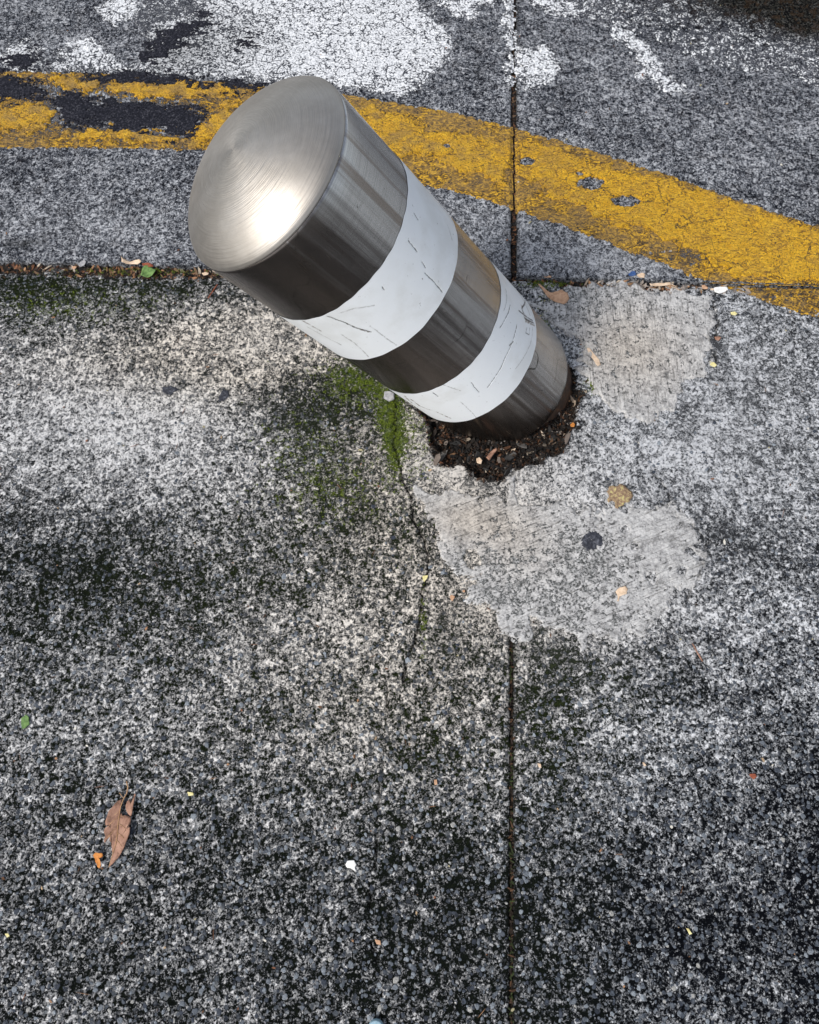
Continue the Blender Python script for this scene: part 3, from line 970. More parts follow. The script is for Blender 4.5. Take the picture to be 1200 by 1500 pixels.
def steel(name, dome):
    k = NT(name)
    sepx = k.t.nodes.new('ShaderNodeSeparateXYZ')
    k.t.links.new(k.pos, sepx.inputs[0])
    x, y, z = sepx.outputs
    r = k.math('SQRT', k.math('ADD', k.math('MULTIPLY', x, x), k.math('MULTIPLY', y, y)))
    comb = k.t.nodes.new('ShaderNodeCombineXYZ')
    tan = k.t.nodes.new('ShaderNodeTangent')
    tan.direction_type = 'RADIAL'
    tan.axis = 'Z'
    n = k.noise(9, 5, 0.65)
    nf = k.noise(60, 4, 0.7)
    ang = k.math('ARCTAN2', y, x)
    if dome:
        k.t.links.new(r, comb.inputs[0])
        rings = k.noise(1.0, 2, 0.6, None)
        k.put(rings.node.inputs['Vector'], comb.outputs[0])
        rings.node.inputs['Scale'].default_value = 420
        c2 = k.t.nodes.new('ShaderNodeCombineXYZ')
        k.t.links.new(r, c2.inputs[0])
        k.put(c2.inputs[1], k.math('MULTIPLY', ang, 0.01))
        r2 = k.noise(170, 2, 0.5, c2.outputs[0])
        h = k.math('ADD', rings, k.math('MULTIPLY', r2, 1.1))
        c = k.mix(k.mapr(n, 0.35, 0.7), (0.36, 0.335, 0.30), (0.48, 0.455, 0.42))
        c = k.mix(k.mapr(rings, 0.38, 0.55, 0.4, 0), c, (0.42, 0.39, 0.35))
        ro = k.math('ADD', 0.43, k.math('MULTIPLY', nf, 0.14))
        nb = k.bump(h, 0.00055, 1.0)
        return k.done(c, ro, nb, 1.0, Anisotropic=0.28, Anisotropic_Rotation=0.25, Tangent=tan.outputs[0])
    # shaft: brushing runs round the pipe
    k.put(comb.inputs[0], k.math('MULTIPLY', z, 900.0))
    k.put(comb.inputs[1], k.math('MULTIPLY', x, 14.0))
    k.put(comb.inputs[2], k.math('MULTIPLY', y, 14.0))
    br = k.noise(1.0, 3, 0.6, comb.outputs[0])
    c3 = k.t.nodes.new('ShaderNodeCombineXYZ')
    k.put(c3.inputs[0], k.math('MULTIPLY', x, 60.0))
    k.put(c3.inputs[1], k.math('MULTIPLY', y, 60.0))
    k.put(c3.inputs[2], k.math('MULTIPLY', z, 5.0))
    streak = k.noise(1.0, 4, 0.6, c3.outputs[0], dist=0.4)
    c = k.mix(k.mapr(br, 0.3, 0.7), (0.46, 0.455, 0.45), (0.60, 0.595, 0.59))
    c = k.mix(k.mapr(streak, 0.50, 0.72, 0, 0.45), c, (0.20, 0.165, 0.14))
    c = k.mix(k.mapr(nf, 0.66, 0.74, 0, 0.8), c, (0.08, 0.06, 0.05))
    low = k.mapr(z, 0.10, -0.02)
    c = k.mix(k.math('MULTIPLY', low, k.mapr(n, 0.40, 0.6, 0, 0.7)), c, (0.24, 0.235, 0.23))
    # dark reflections of unseen surroundings painted on one side, over brown smudges in streaks
    refl_dir = k.math('ADD', k.math('MULTIPLY', x, GX / R0), k.math('MULTIPLY', y, GY / R0))
    c4 = k.t.nodes.new('ShaderNodeCombineXYZ')
    k.put(c4.inputs[0], k.math('MULTIPLY', x, 34.0))
    k.put(c4.inputs[1], k.math('MULTIPLY', y, 34.0))
    k.put(c4.inputs[2], k.math('MULTIPLY', z, 0.8))
    run = k.noise(1.0, 4, 0.65, c4.outputs[0])
    refl_f = k.math('ADD', refl_dir, k.math('MULTIPLY', k.math('SUBTRACT', run, 0.5), 1.6))
    c = k.mix(k.mapr(refl_f, -0.20, 0.45, 0, 0.92), c, k.mix(n, (0.055, 0.045, 0.038), (0.12, 0.10, 0.088)))
    c = k.mix(k.mapr(run, 0.54, 0.66, 0, 0.55), c, (0.24, 0.185, 0.145))
    # scratches
    ww = k.vmath('ADD', k.pos, k.vmath('MULTIPLY', k.noise(8, 2, 0.5, col=True), (0.10, 0.10, 0.10)))
    sc = k.voro(11, ww, 'DISTANCE_TO_EDGE')['Distance']
    scm = k.math('MULTIPLY', k.mapr(sc, 0.008, 0.002), k.mapr(n, 0.52, 0.6))
    c = k.mix(scm, c, (0.05, 0.045, 0.04))
    ro = k.math('ADD', 0.17, k.math('MULTIPLY', streak, 0.16))
    nb = k.bump(br, 0.00006, 0.8)
    return k.done(c, ro, nb, 1.0, Anisotropic=0.8, Anisotropic_Rotation=0.25, Tangent=tan.outputs[0])


M_shaft = steel('brushed_steel', False)
M_dome = steel('spun_steel', True)
S = [4.86, 3.926, 2.976, 1.992, 1.006]
LZ = S[0] * R0
prof = [(R0 * 0.90, -0.020), (R0 * 0.955, -0.016), (R0 * 0.985, -0.009), (R0 * 0.998, 0.0), (R0, 0.010)]
prof += [(R0, t) for t in np.linspace(0.03, LZ - 0.004, 24)] + [(R0 - 0.0004, LZ - 0.0015), (R0 - 0.002, LZ)]
dent = lambda a, z: -0.0010 * math.exp(-((z - 0.02) / 0.02) ** 2) * (0.5 + 0.5 * math.sin(5 * a + 1)) if z > -0.001 else 0
lathe('shaft', prof, M_shaft, parent=bollard, wob=dent)
core = lathe('inner_post', [(R0 * 0.90, -0.20), (R0 * 0.90, -0.018)], None, parent=bollard)
DH = 0.36 * R0
dome_prof = [(R0 - 0.0022, LZ - 0.0002), (R0 - 0.0008, LZ + 0.0008)]
for t in np.linspace(0.995, 0.0, 44):
    rr = t
    dome_prof.append((R0 * rr * 0.999, LZ + 0.001 + DH * (1 - rr ** 2.05) ** 0.70))
lathe('dome_cap', dome_prof[:-1], M_dome, parent=bollard, cap_top=True)


def rust_mat():
    k = NT('rusty_steel')
    n = k.noise(60, 5, 0.7)
    c = k.ramp(n, [(0.3, (0.02, 0.015, 0.012)), (0.6, (0.08, 0.04, 0.02)), (0.8, (0.16, 0.07, 0.03))])
    return k.done(c, 0.85, k.bump(n, 0.002))


core.data.materials.append(rust_mat())


def tape_mat():
    k = NT('white_reflective_tape')
    sepx = k.t.nodes.new('ShaderNodeSeparateXYZ')
    k.t.links.new(k.pos, sepx.inputs[0])
    n = k.noise(10, 5, 0.6)
    nf = k.noise(140, 4, 0.7)
    c = k.mix(k.mapr(n, 0.35, 0.7), (0.86, 0.89, 0.91), (0.90, 0.93, 0.94))
    c = k.mix(k.mapr(nf, 0.66, 0.73, 0, 0.85), c, (0.16, 0.14, 0.13))
    f, faint, brown, _, _ = k.attr('scratch')
    c = k.mix(k.math('MULTIPLY', faint, k.mapr(nf, 0.4, 0.6, 0.2, 0.75)), c, (0.22, 0.21, 0.20))
    c = k.mix(k.math('MULTIPLY', brown, k.mapr(nf, 0.42, 0.58)), c, (0.16, 0.12, 0.09))
    c = k.mix(k.math('MULTIPLY', f, k.mapr(nf, 0.36, 0.5, 0.35, 1.0)), c, (0.03, 0.028, 0.026))
    # grime towards the ground side
    g = k.mapr(n, 0.46, 0.66, 0.0, 0.25)
    c = k.mix(g, c, (0.45, 0.44, 0.41))
    h = k.math('SUBTRACT', k.math('MULTIPLY', nf, 0.15), f)
    return k.done(c, 0.42, k.bump(h, 0.0006), spec=0.5)


M_tape = tape_mat()




def on_shaft(u, v):
    """(arc length, height) on the shaft under a pixel of the photograph"""
    a, b = (u - 600.0) / F_PX, (v - 750.0) / F_PX
    d = Vector((a, cp - b * sp, -sp - b * cp))
    o_ = bmi @ (Vector((0, 0, CAM_H)) - base)
    d = bmi @ d
    A_, B_, C_ = d.x ** 2 + d.y ** 2, o_.x * d.x + o_.y * d.y, o_.x ** 2 + o_.y ** 2 - R0 ** 2
    q = B_ * B_ - A_ * C_
    if q < 0:
        return None
    t = (-B_ - math.sqrt(q)) / A_
    p = o_ + d * t
    return ((math.atan2(p.y, p.x) - CAM_ANG + math.pi) % (2 * math.pi)) * R0, p.z


DARK = [([(598, 353), (604, 360), (611, 369)], .0007), ([(618, 383), (623, 392)], .0007), ([(622, 400), (636, 413), (648, 428)], .0007), ([(480, 463), (500, 470), (520, 479), (543, 486)], .0010),
        ([(757, 475), (752, 495), (741, 522), (728, 548), (714, 567)], .0009), ([(747, 447), (743, 462), (732, 480)], .0010), ([(769, 440), (764, 452), (768, 466), (782, 474)], .0018),
        ([(772, 480), (770, 488), (775, 490), (776, 480)], .0007), ([(760, 455), (768, 462), (780, 470)], .0016), ([(635, 575), (642, 580)], .0010), ([(752, 500), (746, 506)], .0012),
        ([(606, 312), (612, 322)], .0006), ([(560, 420), (563, 424)], .0008), ([(690, 560), (702, 574)], .0005), ([(740, 420), (742, 440), (738, 455)], .0005)]
FAINT = [([(497, 458), (520, 451), (548, 447)], .0009), ([(542, 477), (560, 490), (580, 505)], .0010), ([(500, 489), (520, 502), (540, 522)], .0012), ([(780, 480), (776, 505), (755, 540)], .0009),
         ([(675, 588), (688, 600), (699, 613)], .0008), ([(640, 560), (675, 572)], .0010), ([(600, 590), (650, 606)], .0025),
         ([(655, 330), (662, 352)], .0010), ([(450, 478), (500, 505)], .0014), ([(760, 430), (776, 462)], .0025)]
BROWN = [([(602, 584), (615, 594), (640, 603), (660, 612)], .0022), ([(592, 578), (604, 590)], .003), ([(764, 448), (770, 470), (782, 476)], .0035), ([(508, 474), (540, 486)], .0014), ([(445, 470), (470, 484)], .002), ([(738, 400), (752, 425)], .002)]


def band(z0, z1, seed):
    rb = random.Random(seed)
    ph = [rb.uniform(0, 6.28) for _ in range(6)]
    seg, rows = 940, 120
    rt = R0 + 0.0007
    A0 = CAM_ANG + math.pi
    a = np.linspace(0, 2 * math.pi, seg + 1) + A0
    t = np.linspace(0, 1, rows + 1)
    Aa, Tt = np.meshgrid(a, t)
    s_ = (Aa - A0) / (2 * math.pi)
    w0 = 0.0006 * np.sin(9 * Aa + ph[0]) + 0.0004 * np.sin(23 * Aa + ph[1]) + 0.0008 * s_
    w1 = 0.0006 * np.sin(7 * Aa + ph[2]) + 0.0005 * np.sin(31 * Aa + ph[3])
    Zz = (z0 + w0) * (1 - Tt) + (z1 + w1) * Tt
    arc = s_ * 2 * math.pi * R0
    wa = arc + 0.0016 * fbm(arc, Zz, 50, 3, 301)
    wz = Zz + 0.0016 * fbm(arc, Zz, 50, 3, 302)
    lay = []
    for lst in (DARK, FAINT, BROWN):
        m_ = np.zeros_like(arc)
        for pts, w in lst:
            q = [on_shaft(*p_) for p_ in pts]
            if None in q:
                continue
            m_ = np.maximum(m_, 1 - sstep(w * 0.5, w * 1.3, seg_dist(wa, wz, q)))
        lay.append(m_)
    rr = rt + 0.00012 * fbm(arc, Zz, 14, 3, 303) - 0.0004 * lay[0] + 0.0006 * (s_ > 0.994)
    return grid_mesh('reflective_band', rr * np.cos(Aa), rr * np.sin(Aa), Zz, None, M_tape, bollard, {'scratch': q4(lay[0], lay[1], lay[2])}, skirt=None)


band(S[2] * R0, S[1] * R0, 1)
band(S[4] * R0, S[3] * R0, 2)

# ------------------------------------------------------------------ litter


def col_mat(name, rough=0.8, nscale=150, lo=0.55, hi=1.25, sss=0.0):
    k = NT(name)
    n = k.t.nodes.new('ShaderNodeAttribute')
    n.attribute_name = 'tint'
    ns = k.noise(nscale, 4, 0.65)
    c = k.mix(1.0, n.outputs['Color'], k.ramp(ns, [(0.25, (lo,) * 3), (0.75, (hi,) * 3)]), 'MULTIPLY')
    return k.done(c, rough, k.bump(ns, 0.0012), spec=0.3)


M_chip = col_mat('bark_chip')
M_moss = col_mat('moss_leaf', 0.9, 400)


def tinted(name, vs, fs, cols, mat, parent=None):
    """cols: one colour per face"""
    o = mesh_obj(name, vs, fs, mat, parent, smooth=False)
    ca = o.data.attributes.new('tint', 'FLOAT_COLOR', 'FACE')
    ca.data.foreach_set('color', np.array([tuple(c) + (1,) for c in cols], np.float32).ravel())
    return o


def surf_z(x, y, upper=None):
    xa, ya = np.array([x]), np.array([y])
    if upper is None:
        _, b = joint_gap(xa, ya)
        upper = b[0] > 0
    return float(relief(xa, ya, upper)[0]) + (0.003 if upper else -0.001)


def chip_into(vs, fs, cols, x, y, z, size, elong, colr, tilt=0.5, flat=0.25):
    """a small bent angular flake with thickness"""
    rot = Matrix.Rotation(random.uniform(0, 6.28), 3, 'Z') @ Matrix.Rotation(random.gauss(0, tilt), 3, 'X') @ Matrix.Rotation(random.gauss(0, tilt), 3, 'Y')
    n = random.choice((4, 5, 6))
    b0 = len(vs)
    bend = random.uniform(-0.5, 0.5)
    ring = []
    for i in range(n):
        a = 2 * math.pi * (i + random.uniform(-.25, .25)) / n
        rr = random.uniform(0.7, 1.15)
        ring.append((math.cos(a) * size * elong * rr * 0.5, math.sin(a) * size * rr * 0.5))
    th = size * flat * 0.5
    for s in (1, -1):
        for px, py in ring:
            zz = s * th + bend * (px / (size * elong)) ** 2 * size
            p = rot @ Vector((px, py, zz))
            vs.append((x + p.x, y + p.y, z + p.z))
    fs.append(tuple(range(b0, b0 + n)))
    fs.append(tuple(range(b0 + 2 * n - 1, b0 + n - 1, -1)))
    for i in range(n):
        i2 = (i + 1) % n
        fs.append((b0 + i, b0 + n + i, b0 + n + i2, b0 + i2))
    cols.extend([colr] * (n + 2))


BROWNS = [(0.018, 0.012, 0.009), (0.03, 0.02, 0.013), (0.06, 0.030, 0.016), (0.012, 0.009, 0.008), (0.10, 0.045, 0.022), (0.035, 0.028, 0.022), (0.010, 0.009, 0.009), (0.010, 0.008, 0.007), (0.018, 0.017, 0.016), (0.008, 0.007, 0.007)]
PALES = [(0.42, 0.33, 0.25), (0.35, 0.30, 0.26), (0.30, 0.17, 0.09), (0.5, 0.42, 0.33), (0.25, 0.22, 0.20)]

# bark and leaf crumbs packed in the hole
vs, fs, cols = [], [], []
hx = [p[0] for p in HOLE]
hy = [p[1] for p in HOLE]
cand = np.stack([rng.uniform(min(hx) - .02, max(hx) + .02, 36000), rng.uniform(min(hy) - .02, max(hy) + .02, 36000)], -1)
sd_h = sdf(cand[:, 0], cand[:, 1], HOLE)
ux, vy = to_px(cand[:, 0], cand[:, 1])
sd_h = sd_h - 0.004 + 0.018 * fbm(cand[:, 0], cand[:, 1], 34, 4, 5)
ok = (sd_h > -0.003) & (vy > 520) & ((vy > 560) | (ux > 800))
cand = cand[ok]
sd_h = sd_h[ok]
zc = relief(cand[:, 0], cand[:, 1])
cnt = 0
for (x, y), s_, z_ in zip(cand, sd_h, zc):
    if s_ < 0.003 and random.random() < 0.7:
        continue
    if cnt > 11000:
        break
    cnt += 1
    pale = random.random() < 0.07
    c = random.choice(PALES if pale else BROWNS)
    f = random.uniform(0.25, 1.1)
    c = tuple(v_ * f for v_ in c)
    size = random.choice((0.002, 0.0025, 0.003, 0.004, 0.004, 0.007)) * random.uniform(0.7, 1.3)
    if random.random() < 0.012:
        size, c = random.uniform(0.009, 0.015), random.choice(((0.10, 0.095, 0.09), (0.05, 0.035, 0.025), (0.16, 0.13, 0.11), (0.03, 0.03, 0.03)))
    up_ = random.uniform(0, 0.011) if s_ > 0.01 else 0.002
    chip_into(vs, fs, cols, x, y, z_ + up_, size, random.uniform(1, 3.2), c, 0.6)
o = tinted('bark_debris', vs, fs, cols, M_chip)
tag(o, 'dark wet bark crumbs and leaf litter packed in the hole round the bollard base', 'debris', kind='stuff')

# litter along the joints
vs, fs, cols = [], [], []


def joint_litter(p0, p1, n, w, zbase, pal, smin=0.003, smax=0.012, off=0.0):
    a_, b_ = Vector(gp(*p0)), Vector(gp(*p1))
    d_ = (b_ - a_)
    nrm = Vector((-d_.y, d_.x)).normalized()
    for _ in range(n):
        t = random.random()
        p = a_ + d_ * t + nrm * (random.gauss(0, w) + off)
        c = random.choice(pal)
        f = random.uniform(0.6, 1.3)
        chip_into(vs, fs, cols, p.x, p.y, zbase + random.uniform(-0.002, 0.002), random.uniform(smin, smax) * 0.7, random.uniform(1.5, 5), tuple(v_ * f for v_ in c), 0.3)


LITTER = BROWNS + [(0.20, 0.09, 0.045), (0.25, 0.13, 0.07), (0.16, 0.10, 0.06), (0.11, 0.05, 0.03)]
joint_litter((-60, 388), (320, 397), 900, 0.007, -0.006, LITTER, off=-0.008)
joint_litter((-60, 386), (320, 395), 120, 0.007, -0.004, PALES + LITTER, off=-0.008)
joint_litter((320, 397), (753, 410), 300, 0.004, -0.008, LITTER, off=-0.004)
joint_litter((753, 410), (1260, 427), 700, 0.004, -0.007, LITTER, off=-0.005)
joint_litter((850, 410), (1100, 422), 90, 0.006, -0.001, PALES, off=-0.008)
joint_litter((753, -40), (753, 405), 1100, 0.0022, -0.006, BROWNS + LITTER, 0.003, 0.010)
joint_litter((750, 940), (750, 1500), 500, 0.0012, -0.007, [(0.02, 0.013, 0.01), (0.03, 0.02, 0.012)], 0.002, 0.006)
joint_litter((750, 940), (750, 1500), 140, 0.0016, -0.002, [(0.02, 0.03, 0.008), (0.03, 0.045, 0.01), (0.08, 0.04, 0.02)], 0.002, 0.005)
o = tinted('joint_litter', vs, fs, cols, M_chip)
tag(o, 'brown leaf crumbs and needles packed in the slab joints', 'debris', kind='stuff')

# exposed stones standing a little proud of the worn cement
vs, fs, cols = [], [], []
us = rng.uniform(-30, 1230, 16000)
vv = rng.uniform(600, 1530, 16000)
xy = np.array([gp(a_, b_) for a_, b_ in zip(us, vv)])
sx, sy = xy[:, 0], xy[:, 1]
wgt = 0.35 + 0.9 * fbm(sx, sy, 12, 3, 401) + 0.45 * sstep(800, 1150, vv) - 0.5 * np.clip(blobs(sx, sy, [(840, 830, 230, 130, 1.6), (150, 620, 230, 100, .8)]), 0, 1.5)
okk = (rng.uniform(0, 1, len(us)) < wgt * 0.42) & (sdf(sx, sy, HOLE) < -0.03) & (sdf(sx, sy, MORT[1]) < 0.01) & (np.abs(us - 750) > 7)
sx, sy = sx[okk], sy[okk]
zz = relief(sx, sy)
for x, y, z_ in zip(sx, sy, zz):
    g_ = random.random() ** 1.4
    c = (0.030 + 0.20 * g_, 0.038 + 0.22 * g_, 0.055 + 0.235 * g_)
    if random.random() < 0.06:
        c = (0.30, 0.30, 0.29)
    r_ = random.choice((0.0028, 0.0034, 0.0042, 0.0055)) * random.uniform(0.8, 1.15)
    n = random.choice((5, 6, 7))
    b0 = len(vs)
    ph_ = random.uniform(0, 6.28)
    st_ = random.uniform(0.65, 1.0)
    tx, ty = random.gauss(0, 0.08), random.gauss(0, 0.08)
    ring = []
    for i in range(n):
        a_ = 2 * math.pi * (i + random.uniform(-.3, .3)) / n
        q_ = random.uniform(0.8, 1.1) * r_
        px_, py_ = math.cos(a_) * q_, math.sin(a_) * q_ * st_
        ring.append((px_ * math.cos(ph_) - py_ * math.sin(ph_), px_ * math.sin(ph_) + py_ * math.cos(ph_)))
    for k_, hh in ((1.12, -0.0022), (0.95, 0.0001), (0.62, 0.0008)):
        for px_, py_ in ring:
            vs.append((x + px_ * k_, y + py_ * k_, z_ - 0.0012 + hh + tx * px_ + ty * py_))
    for l_ in (0, 1):
        for i in range(n):
            i2 = (i + 1) % n
            fs.append((b0 + l_ * n + i, b0 + l_ * n + i2, b0 + (l_ + 1) * n + i2, b0 + (l_ + 1) * n + i))
    fs.append(tuple(range(b0 + 2 * n, b0 + 3 * n)))
    cols.extend([c] * (2 * n + 1))
M_agg = col_mat('exposed_stone', 0.8, 420, 0.35, 1.5)
o = tinted('exposed_stones', vs, fs, cols, M_agg, footpath)
tag(o, kind='stuff')

# specks of leaf and bark blown over the paving
vs, fs, cols = [], [], []
TINY = [(0.32, 0.18, 0.10), (0.38, 0.28, 0.18), (0.40, 0.36, 0.22), (0.20, 0.09, 0.05), (0.12, 0.06, 0.03), (0.6, 0.58, 0.52), (0.05, 0.03, 0.02)]
for _ in range(230):
    u_, v_ = random.uniform(-20, 1220), random.uniform(0, 1520)
    x, y = gp(u_, v_)
    chip_into(vs, fs, cols, x, y, surf_z(x, y) + 0.0012, random.choice((0.0020, 0.0026, 0.0036, 0.0050)), random.uniform(1, 2.4), random.choice(TINY), 0.2)
for _ in range(46):
    u_, v_ = random.uniform(-20, 1220), random.uniform(390, 1520)
    x, y = gp(u_, v_)
    chip_into(vs, fs, cols, x, y, surf_z(x, y) + 0.0012, 0.0011, random.uniform(9, 22), random.choice(TINY[:1] + TINY[3:5]), 0.05, 0.6)
o = tinted('litter_crumbs', vs, fs, cols, M_chip)
tag(o, 'tiny leaf and bark crumbs blown over the paving', 'debris', kind='stuff')

# moss tufts: thousands of tiny blades
vs, fs, cols = [], [], []
MB = [(530, 560, 60, 34, 2400), (572, 606, 14, 36, 1200), (578, 660, 7, 40, 500), (490, 715, 75, 50, 1300), (440, 650, 60, 45, 700), (100, 445, 120, 26, 900), (875, 560, 13, 14, 420), (868, 512, 9, 12, 160),
      (800, 416, 34, 5, 260), (220, 397, 110, 5, 380), (800, 470, 12, 50, 200), (620, 905, 4, 40, 120), (600, 640, 30, 50, 500), (850, 455, 40, 20, 100)]
for u_, v_, ru, rv, n in MB:
    us = rng.normal(u_, ru * 0.6, n)
    vv = rng.normal(v_, rv * 0.6, n)
    xy = np.array([gp(a_, b_) for a_, b_ in zip(us, vv)])
    keepn = fbm(xy[:, 0], xy[:, 1], 70, 2, 200) > (0.02 if n > 600 else -0.15)
    zz = relief(xy[:, 0], xy[:, 1])
    for (x, y), z_, kk in zip(xy, zz, keepn):
        if not kk:
            continue
        _, bb = joint_gap(np.array([x]), np.array([y]))
        if bb[0] > -0.002:
            continue
        g_ = random.uniform(0.5, 1.5)
        c = (0.11 * g_, 0.15 * g_, 0.013 * g_)
        for _ in range(3):
            a_ = random.uniform(0, 6.28)
            l_ = random.uniform(0.0012, 0.0030)
            w_ = l_ * 0.4
            dx, dy = math.cos(a_), math.sin(a_)
            b0 = len(vs)
            ox, oy = random.gauss(0, .0012), random.gauss(0, .0012)
            vs += [(x + ox - dy * w_, y + oy + dx * w_, z_ - 0.0012), (x + ox + dy * w_, y + oy - dx * w_, z_ - 0.0012), (x + ox + dx * l_, y + oy + dy * l_, z_ + random.uniform(0.0002, 0.0018))]
            fs.append((b0, b0 + 1, b0 + 2))
            cols.append(c)
o = tinted('moss', vs, fs, cols, M_moss)
tag(o, 'bright green moss tufts growing in the concrete beside the bollard', 'moss', kind='stuff')


def leaf_mat(name, c0, c1, c2, rough=0.7, scale=120):
    k = NT(name)
    n = k.noise(scale, 5, 0.68)
    c = k.ramp(n, [(0.3, c0), (0.52, c1), (0.75, c2)])
    return k.done(c, rough, k.bump(n, 0.0008), spec=0.3)


M_lbrown = leaf_mat('dry_brown_leaf', (0.10, 0.05, 0.03), (0.30, 0.165, 0.115), (0.40, 0.24, 0.17))
M_lorange = leaf_mat('orange_leaf', (0.20, 0.06, 0.01), (0.50, 0.19, 0.04), (0.6, 0.28, 0.08))
M_ltan = leaf_mat('tan_leaf', (0.28, 0.15, 0.08), (0.48, 0.29, 0.18), (0.58, 0.38, 0.25))
M_lpale = leaf_mat('pale_leaf', (0.40, 0.28, 0.18), (0.62, 0.47, 0.34), (0.7, 0.58, 0.45))
M_lgreen = leaf_mat('green_leaf', (0.04, 0.08, 0.02), (0.11, 0.20, 0.06), (0.20, 0.32, 0.10))
M_lyel = leaf_mat('pale_yellow_leaf', (0.45, 0.38, 0.14), (0.68, 0.62, 0.30), (0.75, 0.7, 0.42))
M_lred = leaf_mat('red_brown_leaf', (0.10, 0.03, 0.02), (0.25, 0.07, 0.035), (0.35, 0.12, 0.06))
M_lspeck = leaf_mat('speckled_leaf', (0.06, 0.035, 0.02), (0.28, 0.19, 0.12), (0.62, 0.62, 0.22), scale=170)
M_rib = leaf_mat('leaf_rib', (0.30, 0.16, 0.08), (0.45, 0.27, 0.14), (0.5, 0.32, 0.18))
M_blue = leaf_mat('blue_plastic', (0.02, 0.05, 0.14), (0.04, 0.09, 0.24), (0.07, 0.14, 0.32))
M_wchip = leaf_mat('white_plastic', (0.6, 0.6, 0.58), (0.75, 0.75, 0.74), (0.8, 0.8, 0.8))
M_stone = leaf_mat('pebble_stone', (0.18, 0.18, 0.19), (0.33, 0.33, 0.34), (0.45, 0.45, 0.45))
M_gum = leaf_mat('black_gum', (0.008, 0.009, 0.014), (0.035, 0.038, 0.05), (0.16, 0.17, 0.20), scale=150)


def solid_outline(name, pts, z_fn, thick, mat, parent=None, sub=6):
    """a thin solid body from an outline: concentric rings to a centre, two sides"""
    n = len(pts)
    cx = sum(p[0] for p in pts) / n
    cy = sum(p[1] for p in pts) / n
    vs_, fs_ = [], []
    for side in (1, -1):
        for s in range(sub, 0, -1):
            t = s / sub
            for (px, py) in pts:
                x, y = cx + (px - cx) * t, cy + (py - cy) * t
                vs_.append((x, y, z_fn(x, y) + side * thick * 0.5 * (1 if t < 1 else 0.4)))
        vs_.append((cx, cy, z_fn(cx, cy) + side * thick * 0.5))
    m = sub * n + 1
    for k_, side in enumerate((1, -1)):
        o_ = k_ * m
        for s in range(sub - 1):
            for i in range(n):
                i2 = (i + 1) % n
                q = (o_ + s * n + i, o_ + s * n + i2, o_ + (s + 1) * n + i2, o_ + (s + 1) * n + i)
                fs_.append(q if side > 0 else q[::-1])
        for i in range(n):
            i2 = (i + 1) % n
            q = (o_ + (sub - 1) * n + i, o_ + (sub - 1) * n + i2, o_ + m - 1)
            fs_.append(q if side > 0 else q[::-1])
    for i in range(n):
        i2 = (i + 1) % n
        fs_.append((i, m + i, m + i2, i2))
    return mesh_obj(name, vs_, fs_, mat, parent)


def tube(name, pts, r, mat, parent=None, seg=6, taper=1.0):
    vs_, fs_ = [], []
    n = len(pts)
    for j, p in enumerate(pts):
        p = Vector(p)
        d = (Vector(pts[min(j + 1, n - 1)]) - Vector(pts[max(j - 1, 0)])).normalized()
        s = d.cross(Vector((0, 0, 1)))
        s = s.normalized() if s.length > 1e-6 else Vector((1, 0, 0))
        u_ = s.cross(d)
        rr = r * (1 + (taper - 1) * j / (n - 1))
        for i in range(seg):
            a = 2 * math.pi * i / seg
            q = p + s * math.cos(a) * rr + u_ * math.sin(a) * rr
            vs_.append(tuple(q))
    for j in range(n - 1):
        for i in range(seg):
            i2 = (i + 1) % seg
            fs_.append((j * seg + i, j * seg + i2, (j + 1) * seg + i2, (j + 1) * seg + i))
    fs_.append(tuple(range(seg))[::-1])
    fs_.append(tuple(range((n - 1) * seg, n * seg)))
    return mesh_obj(name, vs_, fs_, mat, parent)


# the large brown leaf, traced where it lies; built round its own centre
def local_px(pts, c):
    g = Vector(gp(*c))
    return [(gp(*p)[0] - g.x, gp(*p)[1] - g.y) for p in pts]


def zoom(pts, ox, oy, s):
    return [(ox + x / s, oy + y / s) for x, y in pts]


LC = (176, 1212)
lx, ly = gp(*LC)
lz = surf_z(lx, ly) + 0.004
leaf = tag(empty('brown_leaf', (lx, ly, lz)), 'large dry brown pointed leaf with torn holes, lying alone at lower left', 'leaf')
left_half = local_px(zoom([(640, 398), (590, 430), (530, 500), (492, 545), (478, 610), (462, 660), (458, 706), (520, 690), (452, 740), (436, 780), (455, 830), (440, 880), (446, 915), (470, 880), (510, 835), (500, 880), (528, 930), (520, 1010),
                           (530, 1040), (575, 940), (590, 830), (600, 700), (612, 600), (632, 490)], 100, 1120, 8), LC)
right_half = local_px(zoom([(632, 560), (650, 600), (668, 590), (700, 600), (744, 604), (752, 640), (748, 700), (720, 716), (748, 730), (738, 800), (715, 860), (700, 900), (680, 960), (630, 1040), (590, 1100), (540, 1150), (470, 1212),
                            (500, 1130), (530, 1040), (575, 940), (590, 830), (600, 700), (614, 610)], 100, 1120, 8), LC)
tip = local_px(zoom([(735, 400), (700, 430), (684, 480), (690, 530), (715, 580), (752, 606), (764, 560), (780, 460), (788, 380), (800, 345), (780, 340), (768, 400), (755, 470), (738, 470)], 100, 1120, 8), LC)


def curl(x, y):
    # long axis of the leaf runs roughly along (0.3, 1)
    ax_, ay_ = 0.22, 0.975
    t = x * ay_ - y * ax_
    l = x * ax_ + y * ay_
    return 0.0045 * math.sin(t / 0.03 * 1.3) ** 2 + 0.004 * math.cos(l / 0.035) + 0.0012 * math.sin(l / 0.005) * min(1, abs(t) / 0.01) - 0.001


